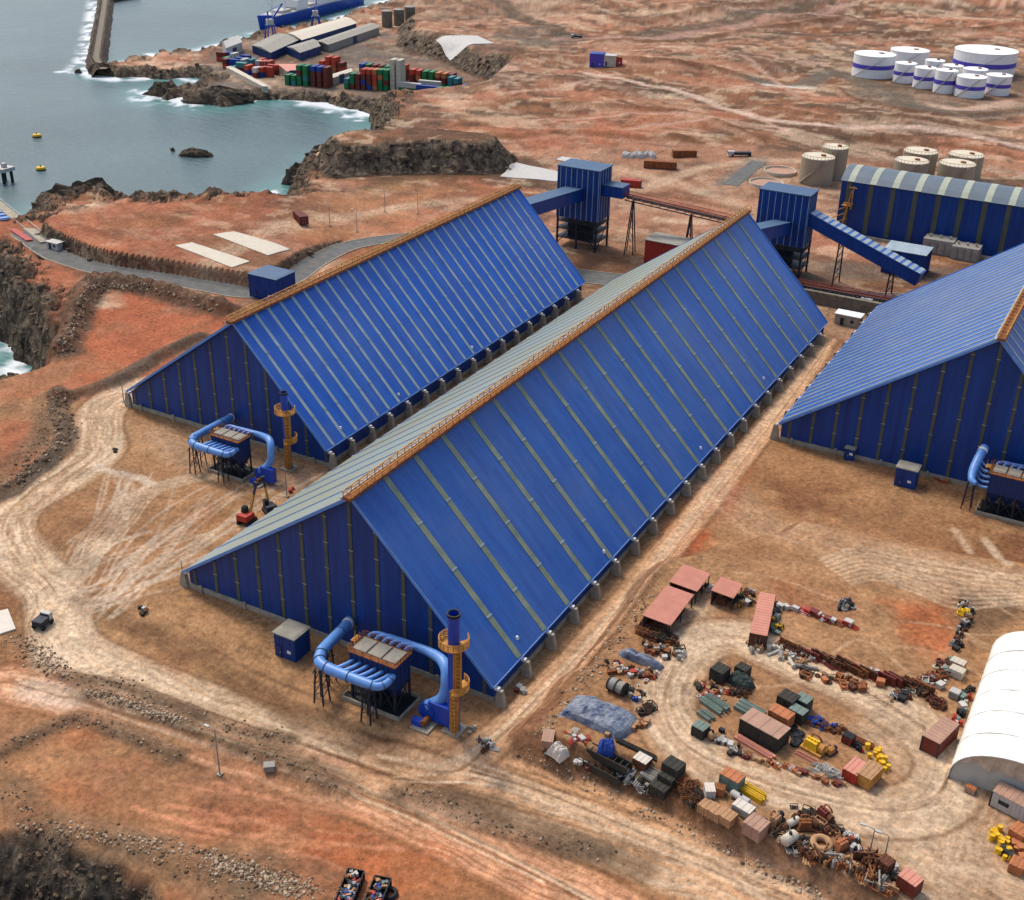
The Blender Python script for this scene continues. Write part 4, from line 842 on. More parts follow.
def lowhut(label, px, py, a, c, h, roof='white', body='conc'):
    p = ground(px, py); t = thing('low_hut', label, 'hut', p); b = MB(); b.box((0, 0, -.5), (a, c, h+.5)); b.build('wall', M[body], t)
    b = MB(); b.box((0, 0, h), (a+.5, c+.5, .2)); b.build('roof', M[roof], t)
    b = MB(); b.box((-a*.2, -c/2-.05, .1), (.9, .1, 1.9)); b.build('door', M['steel'], t); b = MB(); b.box((a*.2, -c/2-.05, 1), (.9, .1, .7)); b.build('window', M['glass'], t)
lowhut('low white roofed hut at the far end of the alley between the sheds', 848, 324, 6.5, 3.4, 2.8)
lowhut('tiny white roofed hut behind the longer one at the alley end', 866, 308, 2.6, 2.4, 2.8)
p = ground(668, 263); t = thing('red_building', 'bright red hut with grey roof beneath the open conveyor', 'hut', (-62.5, 157, 0)); b = MB(); b.box((0, 0, -.3), (11, 8, 7.3)); b.build('wall', M['red'], t); b = MB(); b.box((0, 0, 7), (11.6, 8.6, .25)); b.build('roof', M['greyroof'], t); b = MB(); b.box((0, -4.05, .1), (1.6, .12, 2.4)); b.build('door', M['white'], t)
# ------------------------------------------------------------------ more materials
def mk(n, rgb, r=.7, v=.3, s=1.2, k=.8, bump=0): rgb = [c*.86+q*.14 for c, q in zip(rgb, (168, 128, 92))] if not n.startswith(('fabric', 'rock', 'green', 'cblue', 'cteal')) else rgb; M[n] = mat(n, lin(*rgb, k), r, 0, v, s, bump)
mk('pink', (226,150,128), .7, .12, .5); mk('pinkbrown', (190,150,128), .8, .18, .6); mk('teal', (112,138,128), .6, .25, 1.0); mk('tealdark', (42,60,58), .7, .3, 1.0)
mk('charcoal', (44,46,42), .8, .35, 1.5); mk('tanwood', (190,146,104), .85, .25, 1.4); mk('orangebox', (196,118,72), .7, .25, 1.0); mk('maroon', (112,40,34), .6, .2, .8)
mk('green', (40,124,74), .6, .2, .8); mk('cblue', (36,70,150), .6, .2, .8); mk('cream', (218,210,188), .6, .12, .6); mk('cred', (196,64,44), .6, .2, .8); mk('cteal', (60,130,130), .6, .2, .8); mk('cwhite', (206,206,200), .6, .12, .6)
mk('tarp_blue', (78,104,150), .55, .35, .8); M['tarp_blue'] = mat('tarp_blue', lin(60,86,140,.7), .6, 0, .3, .7, .4, lin(176,180,180,.8)); mk('tarp_white', (232,224,208), .6, .1, .8)
mk('fabric_white', (240,235,222), .7, .05, .25, .86); mk('fabric_grey', (196,190,176), .75, .08, .6); mk('fabric_beige', (206,182,156), .75, .22, .8); mk('rock', (92,78,62), .95, .5, .5, .8, .6)
# ------------------------------------------------------------------ generic builders
def corr_box(b, a, c, h, z=0, mi=0, step=.55, d=.05):
    b.box((0, 0, z), (a, c, h), 0, mi); n = max(2, int(a/step))
    for s_ in (-1, 1):
        for i in range(n): b.box((-a/2+a*(i+.5)/n, s_*(c/2+d/2), z+.12), (step*.5, d, h-.24), 0, mi)
def container(name, label, cat, p, L, W, Hh, rz, m, roofm=None, group=None, extras=True):
    t = thing(name, label, cat, p, rz, group)
    b = MB(); corr_box(b, L, W, Hh-.1, .1, 0); b.build('body', M[m], t)
    b = MB(); b.box((0, 0, Hh), (L+.04, W+.04, .08), 0, 0); n = int(L/.7)
    for i in range(n): b.box((-L/2+L*(i+.5)/n, 0, Hh+.08), (.3, W-.2, .04), 0, 0)
    b.build('roof', M[roofm or m], t)
    if extras:
        b = MB()
        for x in (-L/2, L/2):
            for y in (-W/2, W/2): b.box((x, y, 0), (.18, .18, Hh+.04))
        b.build('corner_post', M['steel'], t)
        for s_ in (-1, 1): b = MB(); b.box((L/2+.04, s_*W*.245, .2), (.08, W*.46, Hh-.35)); d = b.build('door', M[m], t); b = MB(); b.bar((L/2+.11, s_*W*.12, .3), (L/2+.11, s_*W*.12, Hh-.3), .06); b.build('lock_bar', M['grey'], d)
    return t
def crate(label, p, a, c, h, rz, m, lid=None, group=None, cat='crate'):
    t = thing('crate', label, cat, p, rz, group); b = MB(); b.box((0, 0, .12), (a, c, h-.12)); n = max(2, int(a/.4))
    for s_ in (-1, 1):
        b.box((0, s_*(c/2+.03), h*.3), (a, .06, .14)); b.box((0, s_*(c/2+.03), h*.75), (a, .06, .14))
        for x in (-a/2+.08, 0, a/2-.08): b.box((x, s_*(c/2+.05), .1), (.14, .08, h-.12))
    for x in (-a*.35, 0, a*.35): b.box((x, 0, 0), (.14, c, .12))
    b.build('box', M[m], t); b = MB(); b.box((0, 0, h), (a*1.02, c*1.02, .1)); 
    for i in (-1, 0, 1): b.box((i*a*.33, 0, h+.1), (.12, c, .05))
    b.build('lid', M[lid or m], t); return t
def tarp(label, p, a, c, h, rz, m, seed=1, cat='tarpaulin', name='tarpaulin', group=None):
    n, k = 30, 18; u = np.linspace(-1, 1, n); v = np.linspace(-1, 1, k); U, V = np.meshgrid(u, v, indexing='ij'); rr = (np.abs(U)**4+np.abs(V)**4)
    x = U*a/2*(1+.12*(fbm(U*3+seed, V*3, 1.2, 2, seed)-.5)); y = V*c/2*(1+.25*(fbm(U*3, V*3+seed, 1.2, 2, seed+3)-.5))
    z = h*np.clip(1-rr**.8, 0, 1)**.45*(.45+.9*fbm(U*4+seed, V*2.5, 1.3, 3, seed+1))+.25*fbm(x, y, .5, 3, seed, True)*np.clip(1.1-rr, 0, 1)
    b = MB(); b.add([tuple(q) for q in np.stack([x, y, z], -1).reshape(-1, 3)], [(i*k+j, (i+1)*k+j, (i+1)*k+j+1, i*k+j+1) for i in range(n-1) for j in range(k-1)])
    o = b.build(name, M[m], None, False, p, rz); tag(o, label, cat, group); return o
def slabs(label, p, a, c, h, rz, m, n=3, gap=.3, group=None, name='panel_stack', cat='panel stack'):
    t = thing(name, label, cat, p, rz, group)
    for i in range(n): b = MB(); b.box((random.uniform(-.2, .2), (i-(n-1)/2)*(c/n), 0), (a, c/n-gap, h*random.uniform(.7, 1))); b.box((0, (i-(n-1)/2)*(c/n), h*.99), (a*.9, .1, .12)); b.build('panel', M[m], t)
    return t
def rock_mesh(b, c, r, sq=.7, mi=0, seed=0, n=10, k=6, ax=1, ay=1, rz=0):
    base = len(b.v); co, si = math.cos(rz), math.sin(rz)
    for i in range(k+1):
        ph = math.pi*i/k
        for j in range(n):
            a = 2*math.pi*j/n; x, y, z = math.sin(ph)*math.cos(a), math.sin(ph)*math.sin(a), math.cos(ph)
            q = r*(.62+.75*float(fbm(np.array([x*2.1+seed*3.3+z]), np.array([y*2.1+seed*1.7-z]), 1.1, 3, seed)[0])); X, Y = x*q*ax, y*q*ay; b.v.append((c[0]+X*co-Y*si, c[1]+X*si+Y*co, c[2]+z*q*sq))
    for i in range(k):
        for j in range(n): b.f.append((base+i*n+j, base+(i+1)*n+j, base+(i+1)*n+(j+1) % n, base+i*n+(j+1) % n)); b.m.append(mi)
def sea_rock(label, px, py, wpx, hm, asp=.4, z=SEA, n=40, group='dark rocks standing in the sea'):
    x, y = at(px, py, z); mp_ = mpp((x, y, z)); b = MB(); rock_mesh(b, (0, 0, 0), wpx*mp_/2, hm/(wpx*mp_/2)*1.2, 0, int(px), n, n//2, 1, asp, 0); V_ = np.array(b.v); J_ = 1+.28*(fbm(V_[:, 0]+px, V_[:, 1]+V_[:, 2], 2.2, 4, 3, True)-.6)+.10*(RNG.rand(len(V_))-.5); b.v = [tuple(q) for q in (V_*J_[:, None])]; o = b.build('sea_rock', M['rock'], None, False, (x, y, z), -YAW); tag(o, label, 'rock', group)
# ------------------------------------------------------------------ the coast and harbour
sea_rock('long low black rock alone in the middle of the bay', 196, 156, 36, 2.6, .35)
sea_rock('tiny black rock beside the lone rock in the bay', 173, 151, 5, 1.2, .6)
sea_rock('brown rock mound at the tip of the red promontory, beside the pier', 88, 212, 76, 9, .42, -11)
sea_rock('dark low rock at the foot of the pier', 46, 220, 26, 5, .6, -13)
sea_rock('black rock below the headland, near white surf', 322, 161, 22, 5, .6)
sea_rock('small dark rock off the red shore edge', 297, 184, 26, 6, .5)
sea_rock('second dark shore rock nearer the headland', 310, 179, 16, 4, .5)
sea_rock('grey sea rock in front of the harbour quay', 163, 95, 32, 5, .5)
sea_rock('larger tan and grey sea rock right of the harbour inlet', 218, 102, 60, 5.5, .45)
sea_rock('dark rock by the end of the breakwater', 78, 73, 7, 1.5, .6)
def breakwater():
    t = thing('breakwater', 'grey stone breakwater running out to the top edge of the photo', 'breakwater', (*at(98, 40, SEA), SEA)); o = t.location
    Q = smooth_line([at(x, y, SEA) for x, y in [(104, 77), (97, 66), (98, 55), (101, 35), (104, 15), (107, -8), (110, -40)]], 14); P = np.array(Q); T = np.gradient(P, axis=0); T /= np.linalg.norm(T, axis=1)[:, None]; N = np.stack([T[:, 1], -T[:, 0]], 1)
    off = np.linspace(-7, 7, 25); hh = np.interp(np.abs(off), [0, 2.2, 3.2, 7], [4.2, 4.2, 5.2, -1.5]); n = len(P); b = MB()
    X = P[:, None, 0]+N[:, None, 0]*off; Y = P[:, None, 1]+N[:, None, 1]*off; Z = hh+(np.abs(off) > 2.4)*3.4*(fbm(X, Y, 3.0, 3, 91)-.5)
    b.add([(X[i, j]-o.x, Y[i, j]-o.y, Z[i, j]) for i in range(n) for j in range(25)], [(i*25+j, i*25+j+1, (i+1)*25+j+1, (i+1)*25+j) for i in range(n-1) for j in range(24)]); b.build('rock_armour', M['rock'], t)
    b = MB(); X = P[:, None, 0]+N[:, None, 0]*np.array([-1.9, 1.9]); Y = P[:, None, 1]+N[:, None, 1]*np.array([-1.9, 1.9])
    b.add([(X[i, j]-o.x, Y[i, j]-o.y, 4.35) for i in range(n) for j in range(2)], [(i*2, i*2+1, i*2+3, i*2+2) for i in range(n-1)]); b.build('road_deck', M['conc_d'], t)
    b = MB(); 
    for i in range(n-1): b.bar((X[i, 0]-o.x, Y[i, 0]-o.y, 5), (X[i+1, 0]-o.x, Y[i+1, 0]-o.y, 5), .4, .9)
    b.build('wave_wall', M['rock'], t)
    t2 = thing('breakwater', 'short outer arm of the breakwater turning right at the top edge', 'breakwater', (*at(122, 0, SEA), SEA)); a = Vector((*at(107, 2, SEA), 0))-t2.location.to_2d().to_3d(); c = Vector((*at(136, -3, SEA), 0))-t2.location.to_2d().to_3d()
    b = MB(); b.bar(a+Vector((0,0,1)), c+Vector((0,0,1)), 9, 5); b.build('rock_armour', M['rock'], t2); b = MB(); b.bar(a+Vector((0,0,3.8)), c+Vector((0,0,3.8)), 5, .6); b.build('road_deck', M['conc'], t2)
breakwater()
sea_rock('dark rocks piled where the breakwater meets the shore', 103, 74, 30, 5, .5)
def buoy(label, px, py):
    x, y = at(px, py, SEA); t = thing('mooring_buoy', label, 'buoy', (x, y, SEA), 0, 'yellow mooring buoys in the bay'); b = MB(); b.lathe((0, 0, 0), [(1.6, -.5), (1.9, 0), (1.9, .8), (1.6, 1.3), (0, 1.4)], 16); b.build('float', M['yellow'], t); b = MB(); b.lathe((0, 0, 0), [(1.95, 0), (1.97, .2), (1.95, .4)], 16); b.build('fender', M['black'], t); b = MB(); b.cyl((0, 0, 1.3), .25, .7, 8); b.build('post', M['steel'], t)
buoy('yellow mooring buoy farther out in the bay', 37, 137); buoy('yellow mooring buoy nearer the red shore', 41, 170)
x, y = at(5, 182, SEA); t = thing('mooring_dolphin', 'pale concrete mooring platform on dark piles at the left edge', 'mooring platform', (x, y, SEA)); b = MB(); b.box((0, 0, 4.6), (7, 6, 1.4)); b.box((1, 0, 6), (1.6, 1.6, 1.6)); b.build('deck', M['cwhite'], t)
for dx in (-2, 2):
    for dy in (-2, 2): b = MB(); b.cyl((dx, dy, -2), .6, 6.7, 8); b.build('pile', M['steel'], t)
def pier():
    a = Vector((*at(-60, 158, -3), -3)); c = Vector((*at(46, 243, 0), .2)); t = thing('pier_conveyor', 'loading pier with a pale walkway and blue conveyor hoods at the left edge', 'pier', (a+c)/2); o = t.location; a = a-o; c = c-o; d = c-a; n = d.normalized().cross(Vector((0,0,1))).normalized()
    b = MB(); b.bar(a, c, 3.4, .6); b.build('walkway', M['conc'], t)
    b = MB(); 
    for s_ in (-1, 1): b.bar(a+n*1.6*s_+Vector((0,0,1)), c+n*1.6*s_+Vector((0,0,1)), .15)
    b.build('handrail', M['cwhite'], t)
    a2 = a+n*5.5; c2 = a+d*.80+n*5.5; b = MB(); b.bar(a2, c2, 5.0, 3.0); b.build('conveyor_hood', M['blue_dark'], t)
    b = MB(); k = 26
    for i in range(k): s_ = a2+(c2-a2)*((i+.5)/k)+Vector((0,0,1.62)); e = d.normalized()*.8; b.bar(s_-e, s_+e, 5.2, .25)
    b.build('hood_cover', M['blue_duct'], t)
    for i in range(9):
        s_ = a+d*(i/10)+n*2.5; b = MB(); b.cyl((s_.x, s_.y, -15), .5, 14+s_.z, 8); b.build('pile', M['steel'], t)
    b = MB(); b.bar(a+d*.80+n*5+Vector((0,0,.2)), a+d*.97+n*3.6, 2.0, .8); b.build('tail_belt', M['red'], t)
pier()
x, y = at(56, 245, 0); lowhut('white gate box where the pier meets the asphalt road', 56, 249, 4.5, 2.5, 2.2, 'cwhite', 'cwhite')
# containers of the port
g0, g1 = Vector((*at(300, 84, PORT), 0)), Vector((*at(440, 98, PORT), 0)); PA = math.atan2(g1.y-g0.y, g1.x-g0.x)
CN = dict(r='cred', m='maroon', g='green', b='cblue', w='cream', t='cteal', o='orangebox', W='cwhite'); CW = dict(r='red', m='maroon', g='green', b='blue', w='cream', t='teal', o='orange', W='white')
cbase = {}
def port_container(p, rz, L, c, tier, where):
    k = (L, c)
    if k not in cbase:
        b = MB(); corr_box(b, L, 2.44, 2.5, .05, 0, .8, .08); b.box((L/2+.05, 0, .2), (.08, 2.2, 2.2)); cbase[k] = b.build('shipping_container', M[CN[c]]); o = cbase[k]
    else: o = cbase[k].copy(); COL.objects.link(o)
    o.location = p; o.rotation_euler.z = rz
    pos = 'tier '+['one','two','three','four','five','six','seven'][tier]
    tag(o, '%s container, %s, %s' % (CW[c], pos, where), 'shipping container', 'shipping containers stacked in the harbour yard')
def cstack(px, py, cols, where, L=6.1, end_on=True, n=1, dpx=6.2, slope=.1):
    for i in range(n):
        x, y = at(px+i*dpx, py+i*dpx*slope, PORT); z = HF(x, y)
        for k, c in enumerate(cols if isinstance(cols, str) else cols[i]): port_container((x, y, max(z, PORT-.6)+.05+k*2.6), PA+(math.pi/2 if end_on else 0)+random.uniform(-.02, .02), L, c, k, where)
cstack(324, 70, ['rr', 'rrr', 'orr', 'rm'], 'in the orange red block nearest the warehouses', 6.1, True, 4)
cstack(290, 84, ['gg', 'tg'], 'in the low green pair left of the green stack', 6.1, True, 2); cstack(302, 85, ['ggmg', 'gtgg'], 'in the green stack beside the maroon stack', 6.1, True, 2)
cstack(316, 86, ['mmmb', 'mmmb', 'mmmm'], 'in the maroon stack topped with blue', 6.1, True, 3)
cstack(349, 88, ['gt', 'mgg', 'mmm', 'mbmr', 'bmmr', 'orro', 'ggog', 'gmgg'], 'in the long mixed row left of the tall cream stack', 6.1, True, 8, 5.6, .05)
cstack(364, 78, ['ggb', 'ggg', 'gbm', 'bmm', 'ggg'], 'in the back row behind the mixed row', 6.1, True, 5)
cstack(395, 90, ['wwwwww', 'wwwwww'], 'in the tall cream stack', 6.1, True, 2); cstack(399, 79, ['ggm', 'mmr'], 'just behind the tall cream stack', 6.1, True, 2)
cstack(414, 84, ['mmr', 'mor', 'ggg', 'ggg', 'mmo', 'gmo', 'mmm'], 'in the back row right of the cream stack', 6.1, True, 7, 6.4, .12); cstack(452, 92, ['mtt', 'mmt', 'mb', 'mr'], 'in the teal and maroon row at the right end', 6.1, True, 4, 6, .25)
cstack(410, 93, 'gW', 'at the front right of the cream stack', 12.2, False); cstack(428, 96, 'mb', 'at the front, blue over maroon', 12.2, False); cstack(430, 91, 'bW', 'in the second line of the front rows', 12.2, False); cstack(440, 98, 'mg', 'at the front corner of the right rows', 6.1, True); cstack(446, 98, 'mg', 'at the very corner of the right rows', 6.1, True); cstack(458, 97, 'mb', 'at the right front, blue over maroon', 6.1, False)
rr = random.Random(3)
for i in range(26):
    px = 224+i*1.9+rr.uniform(-3, 3); py = 62+i*.65+rr.uniform(-7, 5); cstack(px, py, ''.join(rr.choice('rmgbWtbr') for _ in range(rr.choice([1, 2, 2]))), 'in the loose mixed group by the sea wall', 6.1, rr.random() < .5)
def quad_building(name, label, cat, quad, zt, zb, wallm, roofm, rise=1.6, group=None, door=True):
    C4 = [Vector((*at(x, y, zt), 0)) for x, y in quad]; c = sum(C4, Vector())/4; t = thing(name, label, cat, (c.x, c.y, zb), 0, group); q = [v-c for v in C4]; hb = zt-zb
    b = MB(); vs = [(v.x, v.y, -1) for v in q]+[(v.x, v.y, hb-.1) for v in q]; b.add(vs, [(0,1,5,4),(1,2,6,5),(2,3,7,6),(3,0,4,7)]); b.build('wall', M[wallm], t)
    m0, m1 = (q[0]+q[3])/2, (q[1]+q[2])/2; e = 1.03; b = MB(); R0 = (m0.x*e, m0.y*e, hb+rise); R1 = (m1.x*e, m1.y*e, hb+rise); Q = [(v.x*e, v.y*e, hb) for v in q]
    b.add(Q+[R0, R1], [(0,1,5,4),(3,4,5,2),(0,4,3),(1,2,5)], 0); b.build('roof', M[roofm], t)
    if not door: return t
    b = MB(); k = (q[0]+q[1])*.5; dn = (q[1]-q[0]).normalized(); b.bar((k.x-dn.x*2.5, k.y-dn.y*2.5, 2.2), (k.x+dn.x*2.5, k.y+dn.y*2.5, 2.2), .5, 4.4); b.build('door', M['blue_dark'], t)
    return t
c3 = lambda *a: [(250+x/4.096, y/4.096) for x, y in a]
quad_building('harbour_warehouse', 'grey roofed harbour warehouse at the left, nearest the ship bow', 'warehouse', c3((85,215),(200,163),(112,135),(8,185)), -6.5, PORT, 'blue_dark', 'greyroof', 1.2, 'warehouses on the quay')
quad_building('harbour_warehouse', 'small grey roofed harbour warehouse in front of the white roof', 'warehouse', c3((205,216),(288,188),(258,160),(152,192)), -6.5, PORT, 'blue_dark', 'greyroof', 1.2, 'warehouses on the quay')
quad_building('harbour_warehouse', 'white roofed harbour warehouse behind the grey ones', 'warehouse', c3((215,163),(435,95),(388,70),(158,135)), -5.5, PORT, 'blue_dark', 'cream', 1.0, 'warehouses on the quay')
quad_building('harbour_warehouse', 'long beige roofed harbour warehouse right of the white roof', 'warehouse', c3((322,182),(528,112),(490,95),(268,170)), -6.5, PORT, 'grey', 'greyroof', 1.0, 'warehouses on the quay')
quad_building('harbour_shed', 'salmon roofed long shed behind the green containers', 'shed', c3((150,292),(212,290),(190,262),(108,262)), -7, PORT, 'grey', 'pink', .5)
quad_building('harbour_shed', 'pale roofed shed between red block and mixed container row', 'shed', c3((330,322),(420,292),(412,280),(330,306)), -7, PORT, 'grey', 'cream', .4)
LATER_POND = 1
quad_building('lattice_frame_shed', 'small white framed shed by the ship bow', 'shed', [(226,48),(242,42),(236,36),(222,42)], -5, PORT, 'cwhite', 'cwhite', 2.0)
quad_building('sea_wall_shed', 'pale long sea wall block in front of the loose containers', 'wall', [(262,86),(268,86),(232,66),(226,67)], -8.5, PORT, 'cream', 'cream', .1, None, False)
for i, (px, lab) in enumerate(((387, 'left grey silo beside the harbour warehouses'), (399, 'middle grey silo beside the harbour warehouses'), (410, 'right grey silo beside the harbour warehouses'))):
    x, y = at(px, 19-i*1.5, -6); t = thing('silo', lab, 'silo', (x, y, HF(x, y)-.5), 0, 'grey silos behind the harbour warehouses'); b = MB(); b.cyl((0, 0, 0), 3.6, 10.5, 20); b.build('wall', M['conc_d'], t); b = MB(); b.lathe((0, 0, 10.5), [(3.7, 0), (3.7, .3), (0, 1.2)], 20); b.build('roof', M['grey'], t)
def ship():
    a = Vector((*at(260, 29, SEA), SEA)); c = Vector((*at(358, 3, SEA), SEA)); d = c-a; L = d.length; t = thing('cargo_ship', 'blue hulled cargo ship with white deck works moored at the quay', 'ship', (a+c)/2, math.atan2(d.y, d.x)); W = 15
    n = 16; b = MB(); k = 0; sec = []
    for i in range(n+1):
        u = i/n; x = -L/2+L*u; wd = W/2*min(1, (u/.16)**.6 if u < .16 else 1)*(1 if u < .95 else .85); top = 7+2.0*max(0, 1-u/.12); sec.append([(x+(1.5 if u < .1 else 0)*0, -wd*.75, -1), (x-(2.5*(1-u/.1) if u < .1 else 0), -wd, top), (x-(2.5*(1-u/.1) if u < .1 else 0), wd, top), (x, wd*.75, -1)])
    vs = [p for s_ in sec for p in s_]; fs = []
    for i in range(n):
        q = i*4; fs += [(q, q+4, q+5, q+1), (q+2, q+6, q+7, q+3), (q+1, q+5, q+6, q+2)]
    fs += [(0,1,2,3), (n*4+3, n*4+2, n*4+1, n*4)]; b.add(vs, fs); b.build('hull', M['blue_paint'], t)
    b = MB(); b.box((0, 0, 6.9), (L*.86, W*.86, .5)); 
    for i in range(5): b.box((-L*.3+i*L*.13, 0, 7.3), (L*.09, W*.6, 1.8))
    b.build('hatch_cover', M['cwhite'], t)
    b = MB(); b.box((-L*.16, 0, 7), (L*.10, W*.8, 7)); b.box((-L*.15, 0, 14), (L*.06, W*.9, 2.0)); b.box((L*.1, 0, 7), (L*.2, W*.7, 4)); s_ = b.build('superstructure', M['tankwhite'], t)
    b = MB(); b.box((-L*.11, 0, 15), (4, 4, 5), 0, 0, .8, .8); b.build('funnel', M['blue_paint'], s_)
    for x in (-L*.38, -L*.27, L*.02, L*.24): b = MB(); b.bar((x, 0, 7), (x, 0, 21), 1.1); b.bar((x, 0, 19), (x-9, 4, 25), .6); b.bar((x, 0, 11), (x-9, 4, 25), .3); b.build('deck_crane', M['blue_paint' if x > 0 else 'tankwhite'], t)
ship()
# ------------------------------------------------------------------ tanks
def tank(label, cx, base, w, top, bodym, roofm, band=False, group=None, stair=False, hmul=1):
    p = ground(cx, base); m_ = mpp(p); r = w*m_/2; dx, dy = p.x-CAM.x, p.y-CAM.y; D_ = math.hypot(dx, dy); dep = math.atan2(117, D_); h = max(2.5, (base-top-w*math.sin(dep))*m_/math.cos(dep))*hmul
    c = (p.x+dx/D_*r, p.y+dy/D_*r, p.z-.3); t = thing('storage_tank', label, 'storage tank', c, 0, group)
    b = MB(); b.lathe((0, 0, 0), [(r, 0), (r, h), (r*.99, h+.05)], 36); b.build('shell', M[bodym], t, False)
    b = MB(); b.lathe((0, 0, 0), [(r*1.01, h-.1), (r*1.01, h+.15), (r*.97, h+.2), (0, h+.2+r*.06)], 36); rf = b.build('roof', M[roofm], t, False)
    b = MB(); b.cyl((r*.3, 0, h+.1), r*.12+.2, .8, 10); b.build('hatch', M['rust'], rf)
    if band: b = MB(); b.lathe((0, 0, 0), [(r*1.004, h*.42), (r*1.012, h*.43), (r*1.012, h*.60), (r*1.004, h*.61)], 36); b.build('band', M['purple'], t)
    b = MB(); nn = 22
    for i in range(nn): a = -2.4+i*.075; b.box((math.cos(a)*(r+.35), math.sin(a)*(r+.35), h*i/nn), (.7, .7, .2), a)
    b.build('stair', M['cwhite' if bodym == 'tankwhite' else 'beige'], t)
    if bodym == 'tankwhite': return
    b = MB(); q = 28
    for i in range(q): a, a2 = 2*math.pi*i/q, 2*math.pi*(i+1)/q; b.bar((math.cos(a)*r, math.sin(a)*r, h+1.1), (math.cos(a2)*r, math.sin(a2)*r, h+1.1), .1); b.bar((math.cos(a)*r, math.sin(a)*r, h), (math.cos(a)*r, math.sin(a)*r, h+1.1), .08)
    b.build('railing', M['rust'], t)
G1 = 'white fuel tanks on the hill'
for a in (('wide white tank with purple band at the left end of the tank farm', 871.5, 79, 41, 50.7, True), ('plain white tank without band behind the left tanks', 907, 70, 38, 47, False), ('largest white tank with purple band at the back right', 981, 79, 61, 45, True),
          ('first small white tank from the left in the front row', 903, 83.5, 21.5, 61.5, True), ('second small white tank from the left in the front row', 922.5, 89, 21, 66, True), ('third small white tank from the left in the front row', 943, 94, 21.5, 68.6, True), ('biggest and nearest white tank of the front row', 968, 98.5, 29, 74, True), ('rightmost white tank of the front row', 995.5, 96, 25, 73, True),
          ('white tank showing only its top behind the second front tank', 932, 80, 19, 59, False), ('white tank showing only its top behind the third front tank', 950, 84, 20, 64, False), ('white tank showing only its top behind the nearest front tank', 972, 89, 24, 67, False)):
    tank(a[0], a[1], a[2], a[3], a[4], 'tankwhite', 'tankwhite', a[5], G1)
G2 = 'beige storage tanks behind the blue warehouse'
for a in (('foremost beige tank standing free left of the long warehouse', 814.5, 186, 33, 152), ('beige tank half hidden behind the foremost one', 831, 180, 26, 143.5), ('front beige tank of the middle pair, over the warehouse roof', 907, 190, 33.5, 156), ('rear beige tank of the middle pair', 916, 180, 33.5, 146.7), ('front beige tank of the right pair', 952, 193, 35.5, 158.5), ('rear beige tank of the right pair', 961, 183, 34.5, 150)):
    tank(a[0], a[1], a[2], a[3], a[4], 'beige', 'beigetop', False, G2)
for lab, px, py, w_ in (('round low basin with pale rim nearest the transfer tower', 766, 184, 34), ('round low basin with pale rim behind the first', 780, 172, 32)):
    p = ground(px, py); r = w_*mpp(p)/2; t = thing('round_basin', lab, 'basin', p, 0, 'round basins by the beige tanks'); b = MB(); b.lathe((0, 0, 0), [(r, -.3), (r, .9), (r*.95, .9), (r*.93, .3)], 32); b.build('rim', M['cream'], t); b = MB(); b.lathe((0, 0, 0), [(r*.94, .3), (0, .3)], 32); b.build('floor', M['pinkbrown'], t)
def slab(label, quad, z, m='cream', name='concrete_pad', thick=.25, cat='concrete pad', group=None):
    P = [Vector((*at(x, y, ground(x, y).z), 0)) for x, y in quad]; c = sum(P, Vector())/4; n = 14; b = MB(); zc = HF(c.x, c.y)
    g_ = lambda i, j: (P[0]*(1-i)+P[1]*i)*(1-j)+(P[3]*(1-i)+P[2]*i)*j
    for up in (thick, -.8):
        for i in range(n+1):
            for j in range(n+1): p = g_(i/n, j/n); b.v.append((p.x-c.x, p.y-c.y, HF(p.x, p.y)+up-zc))
    for i in range(n):
        for j in range(n): k = i*(n+1)+j; b.f.append((k, k+n+1, k+n+2, k+1)); b.m.append(0)
    N2 = (n+1)**2; ed = [i*(n+1) for i in range(n+1)]+[n*(n+1)+j for j in range(1, n+1)]+[i*(n+1)+n for i in range(n-1, -1, -1)]+[j for j in range(n-1, 0, -1)]
    for q in range(len(ed)): u, v = ed[q], ed[(q+1) % len(ed)]; b.f.append((u, v, v+N2, u+N2)); b.m.append(0)
    o = b.build(name, M[m], None, False, (c.x, c.y, zc)); tag(o, label, cat, group)
slab('bright narrow concrete pad, the upper one of two on the red terrace', [(268,256),(290,250),(234,232),(213,235)], 4, 'cream', group='pale pads on the red terrace')
slab('bright narrow concrete pad, the lower one of two on the red terrace', [(232,268),(250,262),(192,243),(175,246)], 4, 'cream', group='pale pads on the red terrace')
slab('large white concrete pad left of the first transfer tower', [(557,182),(559,172),(516,163),(500,168)], 0, 'cwhite')
slab('small white pad behind the first transfer tower', [(577,164),(581,160),(562,157),(556,160)], 0, 'cwhite')
slab('white tilted slab lying at the left photo edge', [(-14,640),(16,630),(8,610),(-14,616)], 0, 'tarp_white', 'white_slab', .3, 'slab')
slab('bright white covered basin on the brown slope above the containers', c3((820,185),(1000,180),(930,148),(762,150)), 0, 'cwhite', 'lined_basin', .4, 'basin')
slab('asphalt grey settling pond left of the round basins', [(722,184),(738,186),(766,163),(752,160)], 0, 'asph', 'settling_pond', .12, 'pond')
